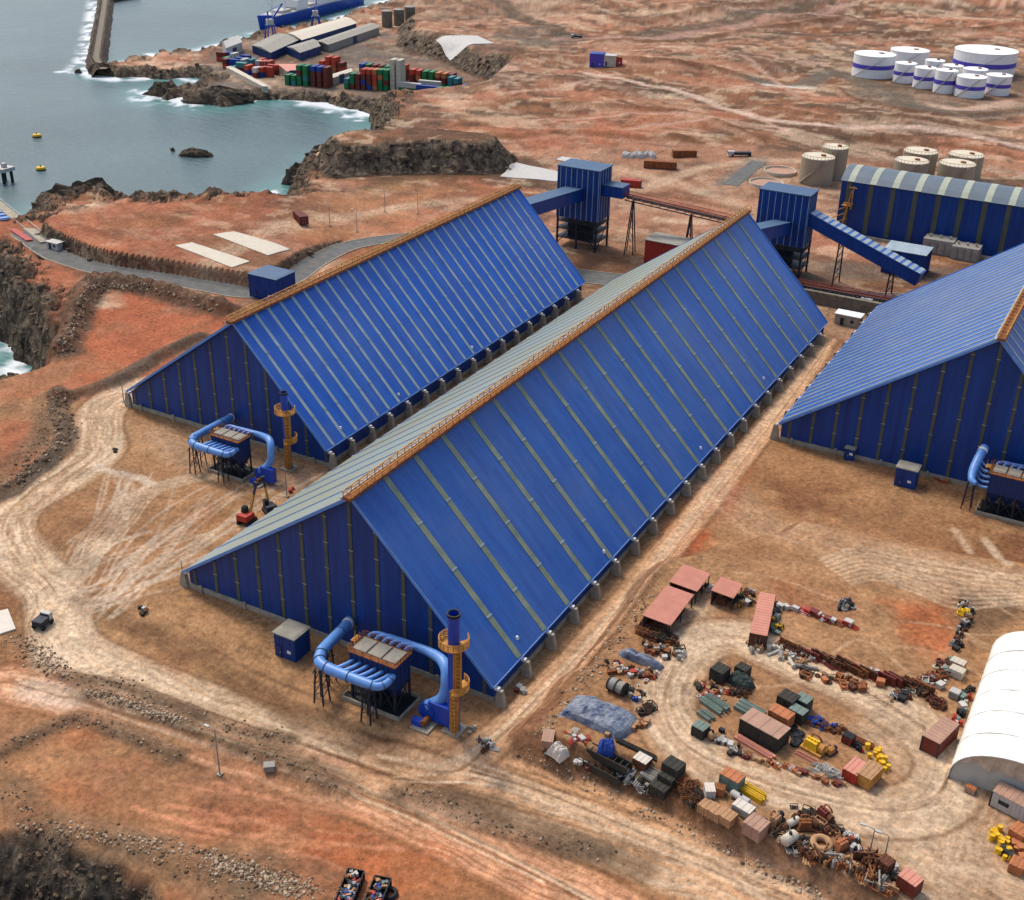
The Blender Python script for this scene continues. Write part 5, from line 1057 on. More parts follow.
# ------------------------------------------------------------------ white shelter and its neighbours
def shelter(label, x0, x1, y0, y1, h, z, open_=True):
    t = thing('fabric_shelter', label, 'fabric shelter', ((x0+x1)/2, y0, z)); W = x1-x0; L = y1-y0; n = 20; m_ = 26; prof = [(-W/2*math.cos(math.pi*i/n)*(1), h*math.sin(math.pi*i/n)**.75) for i in range(n+1)]
    b = MB(); vs = []; 
    for j in range(m_+1):
        for i, (x, zz) in enumerate(prof): sag = 1-.035*abs(math.sin(math.pi*j*6/m_)) ; vs.append((x*(1-.01*(1-sag)), L*j/m_, (zz*sag+.22*(float(_T[(i*7) & 255, (j*3) & 255])-.5)) if zz > .3 else zz))
    b.add(vs, [(j*(n+1)+i, (j+1)*(n+1)+i, (j+1)*(n+1)+i+1, j*(n+1)+i+1) for j in range(m_) for i in range(n)]); b.build('cover', M['fabric_white'], t, True)
    b = MB(); k = 32
    for i in range(k):
        xa = -W/2+W*i/k; xb = -W/2+W*(i+1)/k; f = lambda x: h*max(0, 1-(2*x/W)**2)**.42; za, zb_ = f(xa), f(xb); ca = min(za, h*.58-.25*math.sin(i*.9)); cb = min(zb_, h*.58-.25*math.sin((i+1)*.9))
        b.add([(xa, .25, 0), (xb, .25, 0), (xb, .25, cb), (xa, .25, ca)], [(0,1,2,3)], 0); ya, yb = .05+.22*math.sin(i*1.3), .05+.22*math.sin((i+1)*1.3)
        b.add([(xa, ya, ca-.1), (xb, yb, cb-.1), (xb, .1, zb_), (xa, .1, za)], [(0,1,2,3)], 1)
    b.build('end_curtain', [M['fabric_grey'], M['fabric_beige']], t)
    b = MB()
    for j in range(0, 7):
        P = [(x*1.0, L*j/6, zz*.999) for x, zz in prof]; b.tube(P, .09, 6)
    b.build('arch_rib', M['fabric_white'], t)
    return t
shelter('long white arched fabric shelter at the right edge of the storage yard', 56.8, 74, -29, 3, 6.4, YARD)
shelter('smaller white fabric shelter behind the long arched one', 61, 69, 6.5, 17, 4.6, YARD)
def cont_px(label, px, py, L, W, Hh, deg, m, roofm=None, name='site_container', cat='container', group=None):
    p = ground(px, py); return container(name, label, cat, p, L, W, Hh, R_(deg), m, roofm, group)
cont_px('container with dusty pink brown roof and grey end beside the white shelter', 938, 744, 5.8, 2.5, 2.5, 75, 'maroon', 'pinkbrown')
t = cont_px('white site caravan with brown roof in front of the shelter door', 1016, 812, 6.2, 2.6, 2.4, -14, 'cwhite', 'pinkbrown', 'site_cabin', 'site cabin'); b = MB(); b.box((-1.4, -1.38, 1.1), (1.4, .06, .6)); b.build('window', M['glass'], t)
crate('small tan crate against the shelter curtain', ground(970, 792), 1.3, .8, .8, R_(-12), 'pinkbrown', 'orangebox')
def sheetroof(label, x0, x1, y0, y1, z, h, group):
    t = thing('sheet_shelter', label, 'open shed', ((x0+x1)/2, (y0+y1)/2, z), 0, group); a, c = x1-x0, y1-y0; b = MB(); b.add([(-a/2, -c/2, h), (a/2, -c/2, h-.25), (a/2, c/2, h-.25), (-a/2, c/2, h), (-a/2, -c/2, h+.1), (a/2, -c/2, h-.15), (a/2, c/2, h-.15), (-a/2, c/2, h+.1)], [(3,2,1,0),(4,5,6,7),(0,1,5,4),(1,2,6,5),(2,3,7,6),(3,0,4,7)]); n = int(c/.35)
    for i in range(n): b.bar((-a/2, -c/2+c*(i+.5)/n, h+.11), (a/2, -c/2+c*(i+.5)/n, h-.14), .12, .06)
    b.build('roof', M['pink'], t)
    for x in (-a/2+.2, a/2-.2):
        for y in (-c/2+.2, 0, c/2-.2): b = MB(); b.bar((x, y, -.3), (x, y, h-.1), .16); b.build('post', M['steel'], t)
    b = MB(); b.box((-a/2+.15, 0, 0), (.1, c-.4, h-.3)); b.box((.4, c*.2, 0), (a*.5, c*.3, 1.4)); b.box((-.3, -c*.25, 0), (a*.4, c*.25, 1.0)); b.build('back_panel', M['rust_d'], t)
PG = 'salmon pink sheet roofs at the yard corner'
sheetroof('largest salmon pink sheet roof, lowest at the yard corner', 7.3, 12.1, -19.2, -9.3, YARD, 2.7, PG); sheetroof('salmon pink sheet roof directly behind the largest one', 7.2, 12.2, -8.2, -2.0, YARD, 2.7, PG); sheetroof('smallest salmon pink sheet roof, right of the other two', 14.1, 18.0, -7.0, -2.3, YARD, 2.7, PG)
container('pink_container', 'long pink roofed container standing alone right of the pink sheds', 'container', (23.6, -8.7, YARD), 11.8, 2.6, 2.6, R_(-78), 'rust_d', 'pink')
# ------------------------------------------------------------------ yard goods
G = ground
tarp('large crumpled blue tarpaulin over a pile at the left of the yard', G(600, 718), 10.5, 5.4, 1.7, R_(-3), 'tarp_blue', 2)
tarp('long narrow grey blue wrapped bundle below the pink sheds', G(641, 661), 7.4, 1.7, 1.3, R_(-4), 'tarp_blue', 5); tarp('small dark blue tarpaulin heap above the black troughs', G(606, 750), 2.4, 2.6, 1.5, R_(20), 'cblue', 9); tarp('cream white covered crate at the left corner of the yard', G(558, 754), 3.0, 2.4, 1.5, R_(-15), 'tarp_white', 11)
tarp('dark green tarpaulin between the two black crates', G(741, 684), 4.0, 2.6, 1.6, R_(-20), 'tealdark', 13)
def trough(label, px, py, L, deg):
    t = thing('steel_trough', label, 'steel trough', G(px, py), R_(deg), 'long black troughs by the yard edge'); b = MB(); b.box((0, 0, 0), (L, 1.5, .15)); b.build('floor', M['steel'], t); 
    for s_ in (-1, 1): b = MB(); b.box((0, s_*.72, 0), (L, .12, 1.2)); b.build('side', M['charcoal'], t)
    b = MB()
    for i in range(7): b.box((-L/2+L*(i+.5)/7, 0, .9), (.12, 1.5, .12))
    b.build('rib', M['charcoal'], t)
trough('long black steel trough, the one nearer the sheds', 609, 762, 6.6, -8); trough('long black steel trough with white bits, nearer the yard edge', 600, 772, 6.8, -8)
def cable_drum(label, px, py, r, w_, deg, m='grey'):
    t = thing('cable_drum', label, 'cable drum', G(px, py)+Vector((0,0,r)), R_(deg)); 
    for s_ in (-1, 0, 1): b = MB(); b.tube([(0, s_*w_/2-.07, 0), (0, s_*w_/2+.07, 0)], r, 20); b.build('flange', M['charcoal'], t)
    b = MB(); b.tube([(0, -w_/2, 0), (0, w_/2, 0)], r*.85, 20); b.build('core', M[m], t)
cable_drum('grey cable drum with black flanges above the large blue tarpaulin', 617, 692, 1.1, 2.6, 80)
for i, (px, py, a, c, h, dg, m, lid, lab) in enumerate([
    (673, 773, 2.5, 2.1, 1.7, -12, 'charcoal', 'charcoal', 'rear black crate of the three at the yard edge'), (667, 784, 2.3, 1.5, 1.5, -12, 'charcoal', 'charcoal', 'middle black crate of the three at the yard edge'), (660, 793, 2.5, 2.1, 1.5, -12, 'charcoal', 'charcoal', 'front black crate of the three at the yard edge'),
    (642, 765, 2.1, 1.7, 1.2, -10, 'rust_d', 'tarp_white', 'brown crate with bright white lid behind the grey scrap'), (731, 787, 2.8, 1.9, 2.1, -12, 'teal', 'orangebox', 'grey green crate with orange top beside the yellow frames'),
    (707, 812, 1.9, 1.9, 1.3, -14, 'tanwood', None, 'left wooden crate of three at the yard edge'), (716, 817, 1.9, 1.9, 1.3, -14, 'tanwood', None, 'middle wooden crate of three at the yard edge'), (727, 822, 1.9, 1.9, 1.3, -14, 'tanwood', None, 'right wooden crate of three at the yard edge'),
    (755, 834, 2.5, 2.4, 2.0, -14, 'pinkbrown', 'pinkbrown', 'dusty brown machine case between wooden crates and boilers'), (763, 738, 6.2, 3.2, 2.6, -14, 'charcoal', 'pinkbrown', 'big black box with dusty pink brown lid in the middle of the island'),
    (780, 724, 3.2, 2.0, 2.2, -14, 'orangebox', 'orangebox', 'orange box behind the big black box'), (787, 708, 2.5, 2.3, 2.2, -14, 'charcoal', 'charcoal', 'black crate at the top of the island'), (802, 709, 2.1, 1.9, 2.0, -14, 'tealdark', 'teal', 'dark crate with pale green lid right of the black crate'),
    (797, 720, 2.3, 1.7, 1.9, -14, 'charcoal', 'teal', 'dark crate with holed pale lid beside the orange box'), (719, 680, 2.2, 2.2, 2.2, -14, 'charcoal', 'charcoal', 'black cube crate at the upper left of the island'), (742, 676, 1.9, 1.7, 1.7, -14, 'charcoal', 'charcoal', 'smaller black crate by the dark green tarpaulin'),
    (700, 735, 1.9, 1.8, 1.7, -14, 'charcoal', 'teal', 'lone crate with square pale green lid at the island left tip'), (854, 776, 2.1, 3.2, 1.7, -14, 'red', 'pink', 'red machine box with pink lid at the right end of the island'), (868, 781, 2.1, 3.5, 1.9, -14, 'orange', 'tanwood', 'orange machine box with tan lid next to the red one'),
    (848, 742, 1.5, 1.3, 1.2, -14, 'maroon', 'black', 'maroon box, black lid painted as its shaded open inside, behind the yellow engine'), (954, 697, 1.4, 1.3, 1.1, -10, 'grey', 'cwhite', 'white square box by the shelter side'), (880, 685, 1.2, 1.0, .9, 10, 'orangebox', 'orangebox', 'single orange crate in the east scrap row'),  # maroon box: its black lid paints the shade of an open inside
    (908, 890, 2.4, 1.9, 2.1, -20, 'maroon', 'pink', 'red cabin with pink roof and white plate at the yard tip'), (884, 872, 1.6, 1.6, 2.0, -20, 'rust_d', 'rust_d', 'dark rusty cabinet near the pole at the yard tip'), (548, 742, 1.6, 2.6, 1.1, 20, 'pinkbrown', None, 'brown crate behind the cream covered crate'),
    (956, 676, 2.1, 1.5, 1.3, -12, 'cream', 'cream', 'cream stacked crate near the shelter'), (957, 668, 2.1, 1.5, 1.3, -12, 'pinkbrown', 'cream', 'second cream crate farther from the camera near the shelter'), (709, 795, 1.3, 1.7, 1.3, 30, 'cwhite', 'tarp_white', 'white box beside the brown scrap heap'),
    (719, 794, 1.4, 1.2, 1.2, 10, 'orangebox', 'rust', 'rusty orange box behind the wooden crates'), (743, 813, 2.6, 1.6, 1.2, -12, 'grey', 'tarp_white', 'white topped case below the yellow frames'), (1018, 838, 1.9, 2.2, 1.5, -20, 'orangebox', 'orangebox', 'upper orange box beside the yellow drums at the right edge'), (1016, 870, 1.7, 1.9, 1.3, -8, 'orangebox', 'orangebox', 'lower orange box at the right edge of the yard'),
    (1008, 856, 2.2, .9, .8, -35, 'charcoal', 'charcoal', 'dark low case between orange boxes and yellow drums')]):
    crate(lab, G(px, py), a, c, h, R_(dg), m, lid)
slabs('pale green panels lying behind the big black box', G(750, 712), 4.4, 2.6, .8, R_(-14), 'teal', 3); slabs('pale green beams lying at the left of the island', G(714, 706), 4.0, 2.6, .8, R_(-22), 'teal', 4, .25); slabs('shorter pale green beams nearest the island left edge', G(706, 717), 2.4, 1.6, .7, R_(-22), 'teal', 2)
slabs('long pink girders along the front of the big black box', G(754, 748), 6.2, 1.0, .5, R_(-16), 'pink', 2, .1); slabs('bright yellow slatted frames standing by the white case', G(753, 796), 3.3, 1.6, 1.0, R_(-14), 'yellow', 4, .14, name='slatted_frame', cat='frame')
slabs('pink and blue sheets lying below the yellow engine', G(806, 758), 3.4, 1.0, .25, R_(-12), 'pink', 2); slabs('rusty beam pair behind the red and orange machine boxes', G(864, 744), 3.0, .9, .5, R_(-10), 'rust', 2, .1); slabs('grey stacked grating left of the black crates', G(652, 776), 2.4, 2.2, .6, R_(-12), 'grey', 4, .1); slabs('dark grey pipes behind the white lidded crate', G(636, 750), 6.5, .8, .35, R_(-6), 'charcoal', 3, .06)
def engine(label, px, py, s_, deg, m, m2='steel'):
    t = thing('machine', label, 'machine', G(px, py), R_(deg)); b = MB(); b.box((0, 0, 0), (2.6*s_, 1.5*s_, .3*s_)); b.build('skid', M[m2], t); b = MB(); b.box((-.2*s_, 0, .3*s_), (1.7*s_, 1.1*s_, 1.0*s_), 0, 0, .8, .8)
    for i in range(4): b.cyl((-.8*s_+i*.4*s_, 0, 1.2*s_), .14*s_, .3*s_, 8)
    b.build('block', M[m], t); b = MB(); b.tube([(.7*s_, 0, .8*s_), (1.3*s_, 0, .8*s_)], .5*s_, 14); b.build('flywheel', M[m2], t); b = MB(); b.tube(smooth_line([(-.6*s_, .4*s_, 1.2*s_), (-.6*s_, .7*s_, 1.5*s_), (.2*s_, .7*s_, 1.5*s_), (.6*s_, .7*s_, 1.0*s_)], 4), .12*s_, 8); b.build('pipe', M['rust'], t)
engine('bright yellow orange engine frame in the right half of the island', 813, 750, 1.25, -14, 'yellow', 'orange'); engine('small orange yellow motor right of the yellow engine', 831, 753, .7, 70, 'orange'); engine('tan valve machine with dark base by the brown case', 776, 822, .9, 75, 'tanwood', 'black'); engine('rusty machine before the large ring', 806, 828, 1.0, 30, 'rust', 'rust_d'); engine('rusty trailer frame machine above the large ring', 824, 818, 1.0, -30, 'maroon', 'rust_d'); engine('orange rusty machine right of the large ring', 842, 848, 1.0, 60, 'orangebox', 'rust_d')
def boiler(label, px, py, r, L, deg, m):
    p = G(px, py); t = thing('pressure_vessel', label, 'vessel', p+Vector((0,0,r+.1)), R_(deg)); b = MB(); n = 10; pr = [(-L/2-r*.4, .05), (-L/2-r*.3, r*.6), (-L/2, r), (L/2, r), (L/2+r*.3, r*.6), (L/2+r*.4, .05)]; b.tube([(x, 0, 0) for x, _ in pr], [q for _, q in pr], 14); b.build('shell', M[m], t, False); b = MB(); b.cyl((0, 0, r*.9), r*.3, .35, 10); b.build('manhole', M['black'], t); b = MB(); b.box((-L*.3, 0, -r-.1), (.2, r*1.5, r*.6)); b.box((L*.3, 0, -r-.1), (.2, r*1.5, r*.6)); b.build('saddle', M['rust_d'], t)
boiler('cream vessel with round black manhole lying before the scrap', 789, 843, .75, 1.9, 65, 'cream'); boiler('white cylinder lying beside the yellow frames', 740, 801, .5, 2.6, -15, 'cwhite'); boiler('pale upright looking drum behind the cream vessel', 793, 825, .5, 1.6, 60, 'cream'); boiler('rust brown drum lying at the island left end', 712, 739, .6, .9, 50, 'tanwood')
p = G(821, 846); b = MB(); R1, R2 = 1.05, .45; nu, nv = 26, 10; b.add([((R1+R2*math.cos(2*math.pi*j/nv))*math.cos(2*math.pi*i/nu), (R1+R2*math.cos(2*math.pi*j/nv))*math.sin(2*math.pi*i/nu), R2*math.sin(2*math.pi*j/nv)+R2) for i in range(nu) for j in range(nv)], [(i*nv+j, ((i+1) % nu)*nv+j, ((i+1) % nu)*nv+(j+1) % nv, i*nv+(j+1) % nv) for i in range(nu) for j in range(nv)]); tag(b.build('large_ring', M['tanwood'], None, True, p), 'large tan ring like a giant tyre lying among the scrap', 'ring')
def pole(label, px, py, h, arm=True, name='lamp_post', cat='lamp post'):
    t = thing(name, label, cat, G(px, py)); b = MB(); b.tube([(0,0,-.3),(0,0,h)], [.12,.07], 8); b.build('post', M['grey'], t)
    if arm:
        b = MB(); b.bar((0,0,h),(-1.2,0,h+.15), .09); b.build('arm', M['grey'], t); b = MB(); b.box((-1.4,0,h+.02),(.8,.35,.18)); b.build('lamp_head', M['cwhite'], t)
    b = MB(); b.box((0,0,-.2),(.7,.7,.5)); b.build('footing', M['conc'], t)
pole('thin lamp post standing beside the lower dirt road', 220, 775, 8); pole('lamp post at the lower tip of the storage yard', 869, 856, 4.5); pole('second lamp post at the tip of the storage yard, nearer the red cabin', 884, 860, 4.0)
pole('thin bare pole by the left corner of the central shed', 184, 585, 5, False, 'pole', 'pole'); pole('thin bare pole near the small red crane', 287, 497, 6, False, 'pole', 'pole'); pole('thin pole at the left corner of the leftmost shed', 124, 402, 5, False, 'pole', 'pole')
for px, py, lab in ((330, 226, 'pole on the red terrace left of the curved road'), (385, 212, 'pole on the terrace above the leftmost shed roof'), (418, 214, 'pole beside the white boxes above the leftmost roof'), (357, 232, 'pole by the bend of the curved road')): pole(lab, px, py, 7)
def digger(label, px, py, deg, sc=1.0, col='red'):
    t = thing('excavator', label, 'excavator', G(px, py), R_(deg))
    for s_ in (-1, 1):
        b = MB(); b.box((0, s_*1.0, 0), (3.2, .55, .8), 0, 0, .85, 1); tr_ = b.build('track', M['black'], t)
    b = MB(); b.box((-.2, 0, .85), (2.6, 2.2, 1.0), 0, 0, .92, .92); b.box((-1.2, 0, .9), (.8, 2.2, 1.2)); b.build('body', M[col], t)
    b = MB(); b.box((.5, .6, 1.8), (1.2, .95, 1.1), 0, 0, .8, .9); b.build('cab', M['glass'], t)
    b = MB(); b.bar((.8, -.2, 1.5), (2.4, -.2, 4.6), .4, .5); b.build('boom', M['orange'], t); b = MB(); b.bar((2.4, -.2, 4.6), (3.3, -.2, 6.2), .3, .4); a = b.build('dipper', M['steel'], t); b = MB(); b.box((3.4, -.2, 6.1), (.8, .8, .7), 0, 0, .6, 1); b.build('bucket', M['steel'], t)
    t.scale = (sc,)*3
digger('small red crawler crane with raised boom left of the central shed roof', 247, 522, 95); digger('dark machine with a long boom half hidden by the central shed eave', 270, 512, 150, .9, 'steel')
def skip(label, px, py, L, W, deg, seed):
    t = thing('scrap_skip', label, 'skip', G(px, py), R_(deg), 'black skips full of junk at the bottom edge'); b = MB(); b.box((0,0,0),(L,W,.2)); 
    for s_ in (-1, 1): b.box((0, s_*(W/2-.06), 0), (L, .12, 1.3)); b.box((s_*(L/2-.06), 0, 0), (.12, W-.26, 1.3))
    for i in range(6): b.box((-L/2+L*(i+.5)/6, -W/2-.05, .1), (.12, .1, 1.2)); b.box((-L/2+L*(i+.5)/6, W/2+.05, .1), (.12, .1, 1.2))
    b.build('bin', M['black'], t); r_ = random.Random(seed); ms = ['cwhite','red','charcoal','cblue','rust','teal','tanwood','black','black','grey']
    b = MB()
    for i in range(70): x, y = r_.uniform(-L/2+.4, L/2-.4), r_.uniform(-W/2+.3, W/2-.3); b.box((x, y, .5+r_.uniform(0, .6)), (r_.uniform(.2,.8), r_.uniform(.15,.5), r_.uniform(.2,.5)), r_.uniform(0, 3), r_.randrange(len(ms)))
    b.build('load', [M[m] for m in ms], t)
skip('left black skip of mixed junk at the bottom edge', 350, 893, 5.4, 2.2, 108, 1); skip('right black skip with red and white junk at the bottom edge', 377, 899, 5.0, 2.2, 106, 2)
def tyre_mesh(): 
    b = MB(); R1, R2, nu, nv = .5, .2, 16, 8; b.add([((R1+R2*math.cos(2*math.pi*j/nv))*math.cos(2*math.pi*i/nu), (R1+R2*math.cos(2*math.pi*j/nv))*math.sin(2*math.pi*i/nu), R2*1.1*math.sin(2*math.pi*j/nv)+R2) for i in range(nu) for j in range(nv)], [(i*nv+j, ((i+1) % nu)*nv+j, ((i+1) % nu)*nv+(j+1) % nv, i*nv+(j+1) % nv) for i in range(nu) for j in range(nv)]); return b
o = tyre_mesh().build('tyre', M['black'], None, True, G(390, 895)); o.scale = (1.5,)*3; tag(o, 'single black tyre lying right of the skips', 'tyre')
def truck(label, px, py, deg, m='cwhite', L=5.0):
    t = thing('parked_truck', label, 'truck', G(px, py), R_(deg)); b = MB(); b.box((.3,0,.6),(L*.62,1.9,1.0)); b.build('bed', M['steel'], t); b = MB(); b.box((-L*.36,0,.5),(L*.28,1.9,1.5),0,0,.8,.9); c = b.build('cab', M[m], t); b = MB(); b.box((-L*.36,0,1.4),(L*.29,1.7,.4)); b.build('window', M['glass'], c)
    for x in (-L*.33, L*.3):
        for y in (-.9,.9): b = MB(); b.tube([(x,y-.15,.45),(x,y+.15,.45)], .45, 12); b.build('wheel', M['black'], t)
truck('white pickup with dark bed on the rubble left of the haul road', 43, 626, -80, 'cwhite', 3.2); truck('grey lorry parked behind the round basins', 741, 156, 35, 'cwhite', 11); truck('small white van on the far dark road', 577, 38, 10, 'cwhite', 8)
container('distant_container', 'small red container on the flat ground behind the first tower', 'container', G(631, 187), 7, 2.6, 2.6, R_(15), 'red'); container('distant_container', 'red container on the terrace by the sea', 'container', G(301, 222), 7, 2.6, 2.6, R_(-35), 'maroon'); container('distant_container', 'long rusty container behind the first transfer tower', 'container', G(660, 168), 12, 2.6, 2.6, R_(20), 'rust')
container('distant_container', 'rusty container uphill of the long rusty one', 'container', G(684, 157), 9, 2.6, 2.6, R_(35), 'rust'); 
for px, lab in ((628, 'left white bag pile behind the first tower'), (638, 'middle white bag pile behind the first tower'), (650, 'right white bag pile behind the first tower')): tarp(lab, G(px, 157), 5, 3.5, 2.0, 0, 'cwhite', px, 'bag pile', 'bag_pile')
cabin('small purple hut on the far brown slope', (*G(597, 66).xy, G(597, 66).z), 7.5, 7, 6.5, R_(20), 'cblue', 'purple', 'hut', None, 'distant_hut'); cabin('small cream tank house beside the purple hut', (*G(610, 65).xy, G(610, 65).z), 6.5, 6, 5, R_(20), 'cwhite', 'cream', 'hut', None, 'distant_hut'); cabin('red hut right of the cream tank house', (*G(618, 65).xy, G(618, 65).z), 4, 4, 4, R_(20), 'rust', 'red', 'hut', None, 'distant_hut')
def quay_crane(label, px, py, h, deg):
    p = G(px, py); t = thing('quay_crane', label, 'crane', p, R_(deg)); b = MB()
    for x in (-3, 3):
        for y in (-3, 3): b.bar((x, y, 0), (x*.6, y*.6, h*.5), .7)
    b.box((0, 0, h*.5), (5, 5, .6)); b.build('portal', M['blue_paint'], t); b = MB(); b.box((0, 0, h*.5+.6), (4, 3.4, 3.4)); b.build('cab', M['cwhite'], t)
    b = MB(); b.bar((1, 0, h*.5+3), (9, 0, h*1.25), .8); b.bar((-1, 0, h*.5+3), (-1, 0, h), .7); b.bar((-1, 0, h), (9, 0, h*1.25), .25); b.build('boom', M['blue_paint'], t)
quay_crane('tall blue quay crane by the ship bow', 271, 40, 17, 60); quay_crane('second blue quay crane amid the warehouses at the quay', 316, 28, 14, 120)
# scrap pieces, one object each
def P_crate():
    b = MB(); b.box((0,0,.1),(1.3,1.0,.8)); b.box((0,0,.9),(1.4,1.1,.07)); 
    for x in (-.5,.5): b.box((x,0,0),(.15,1,.1)); b.box((x,-.53,.1),(.1,.06,.8)); b.box((x,.53,.1),(.1,.06,.8))
    return b
def P_drum(): b = MB(); b.lathe((0,0,0), [(0,0),(.34,0),(.36,.05),(.34,.1),(.34,.4),(.37,.45),(.34,.5),(.34,.85),(.36,.9),(.33,.9),(.32,.86),(0,.86)], 14); return b
def P_pipe(): b = MB(); b.tube([(-1.6,0,.3),(1.6,0,.3)], .28, 12, 0, False); b.tube([(-1.6,0,.3),(1.6,0,.3)], .24, 12, 0, False); b.tube([(-1.62,0,.3),(-1.5,0,.3)], .38, 12); b.tube([(1.5,0,.3),(1.62,0,.3)], .38, 12); return b
def P_block(): b = MB(); b.box((0,0,0),(1.5,.9,.25)); b.box((-.2,0,.25),(.9,.7,.7),0,0,.7,.8); b.tube([(.3,0,.55),(.8,0,.55)], .32, 12); b.cyl((-.3,0,.95), .12, .4, 8); return b
def P_frame():
    b = MB()
    for x in (-.9,.9):
        for y in (-.5,.5): b.bar((x,y,0),(x,y,.9), .1)
        b.bar((x,-.5,.9),(x,.5,.9), .1); b.bar((x,-.5,.1),(x,.5,.1), .1)
    for y in (-.5,.5): b.bar((-.9,y,.9),(.9,y,.9), .1); b.bar((-.9,y,.1),(.9,y,.1), .1); b.bar((-.9,y,.1),(.9,y,.9), .07)
    b.box((0,0,.15),(1.2,.6,.3)); return b
def P_beams(): b = MB(); [b.bar((-1.7+.1*(i%3),-.5+i*.2,.12+.2*(i%2)),(1.7-.12*(i%2),-.45+i*.21,.12+.2*(i%2)), .16) for i in range(6)]; return b
def P_plate(): b = MB(); b.box((0,0,0),(2.6,.18,1.35)); [b.box((x,-.14,0),(.12,.12,1.3)) for x in (-1.1,-.4,.4,1.1)]; b.box((.2,.35,0),(1.2,.5,.6)); return b
KM = dict(crate=('scrap_crate','crate',P_crate), drum=('steel_drum','drum',P_drum), pipe=('scrap_pipework','pipework',P_pipe), block=('scrap_pump','pump',P_block), frame=('scrap_rack','rack',P_frame), beams=('beam_bundle','beams',P_beams), tyre=('tyre','tyre',tyre_mesh), plate=('scrap_barrier','barrier',P_plate))
KN = dict(crate='crate', drum='drum', pipe='flanged pipe', block='pump block', frame='steel frame', beams='bundle of beams', tyre='tyre', plate='ribbed steel plate')
CNM = dict(rust='rusty', rust_d='dark rusty', grey='grey', cwhite='white', red='red', orangebox='orange', teal='pale green', charcoal='black', tanwood='tan', yellow='yellow', maroon='maroon', cream='cream', cblue='blue', black='black', steel='dark steel')
PC = {}; SR = random.Random(21)
def piece(k, m, p, rz, s_, where):
    if (k, m) not in PC: PC[(k, m)] = KM[k][2]().build(KM[k][0], M[m], None, k == 'tyre'); o = PC[(k, m)]; o.name = KM[k][0]
    else: o = PC[(k, m)].copy(); COL.objects.link(o)
    o.location = p; o.rotation_euler = (SR.uniform(-.08,.08), SR.uniform(-.08,.08), rz); o.scale = (s_,)*3
    tag(o, '%s %s %s' % (CNM[m], KN[k], where), KM[k][1], 'scrap pieces '+where)
def scrap(line_, n, jx, jy, kinds, mats_, where, smin=.6, smax=1.1, ang=None):
    L = smooth_line(line_, 6) if len(line_) > 1 else line_*2
    if n > 5 and kinds != ['drum']: n = int(n*2.0); smin *= .88; smax *= .92
    for i in range(n):
        t = (i+SR.random()*.6)/n*(len(L)-1); a = int(min(t, len(L)-2)); f = t-a; px = L[a][0]*(1-f)+L[a+1][0]*f+SR.uniform(-jx, jx); py = L[a][1]*(1-f)+L[a+1][1]*f+SR.uniform(-jy, jy)
        piece(SR.choice(kinds), SR.choice(mats_), G(px, py), (R_(ang)+SR.uniform(-.2,.2)) if ang is not None else SR.uniform(0, 3.1), SR.uniform(smin, smax), where)
rusty = ['rust','rust_d','rust_d','maroon','charcoal','tanwood']; mixd = ['rust','rust_d','charcoal','cwhite','grey','red','tanwood','orangebox','black']
scrap([(640,632),(672,640)], 12, 4, 5, ['beams','frame','block'], ['rust_d','rust','charcoal','rust_d'], 'below the largest pink roof', .8, 1.3, -10)
scrap([(648,650),(680,655)], 12, 6, 6, ['block','frame','crate','drum'], ['rust_d','grey','charcoal','cwhite','rust'], 'in the rusty rack area below the pink roofs')
scrap([(612,668),(652,678)], 26, 8, 6, ['crate','drum','block','tyre'], ['red','maroon','cwhite','tanwood','charcoal','rust'], 'in the red and white heap above the cable drum', .45, .8)
scrap([(628,692),(642,698)], 9, 7, 6, ['crate','drum','block'], ['cwhite','cblue','tanwood','charcoal'], 'beside the cable drum', .5, .9)
scrap([(640,714),(652,708)], 7, 4, 4, ['tyre','frame','block'], ['charcoal','rust_d'], 'at the right end of the large blue tarpaulin', .6, 1)
scrap([(610,735),(648,722)], 14, 4, 3, ['crate','block'], ['tanwood','rust','orangebox'], 'along the front of the large blue tarpaulin', .5, .8)
scrap([(568,736),(582,742)], 6, 4, 3, ['crate','beams','drum'], ['red','cwhite','pinkbrown' if 0 else 'tanwood'], 'left of the large blue tarpaulin', .5, .9)
scrap([(578,762),(592,768)], 5, 3, 3, ['crate','block'], ['cwhite','maroon'], 'at the left end of the black troughs', .5, .8)
scrap([(622,772),(650,790)], 12, 5, 4, ['frame','block','beams'], ['grey','cwhite','charcoal'], 'in the grey heap left of the black crates', .5, .9)
scrap([(682,784),(700,800)], 26, 9, 8, ['frame','beams','block'], ['rust_d','rust_d','charcoal','rust'], 'in the dark brown scrap heap between crates', .5, .9)
scrap([(700,690),(724,694)], 18, 8, 8, ['crate','drum','tyre','block'], ['red','cwhite','charcoal','tanwood','rust'], 'in the mixed heap at the island upper left', .45, .8)
scrap([(732,692),(748,696)], 6, 4, 3, ['block','frame'], ['rust_d','charcoal'], 'below the dark green tarpaulin', .5, .8)
scrap([(714,735),(742,756)], 16, 5, 5, ['block','crate','tyre','drum'], ['charcoal','cwhite','rust_d','black','grey'], 'along the lower left edge of the island', .45, .8)
scrap([(744,756),(790,770),(842,786)], 22, 3, 2, ['crate','drum','block'], ['orangebox','rust','tanwood','maroon','cwhite'], 'in the small row along the front of the island', .5, .75, -14)
scrap([(815,768),(838,776)], 8, 5, 4, ['beams','frame'], ['grey','cwhite'], 'on the grey pipe heap', .5, .8)
scrap([(795,730),(798,745)], 6, 4, 4, ['tyre'], ['black'], 'in the black tyre heap left of the yellow engine', .8, 1.3)
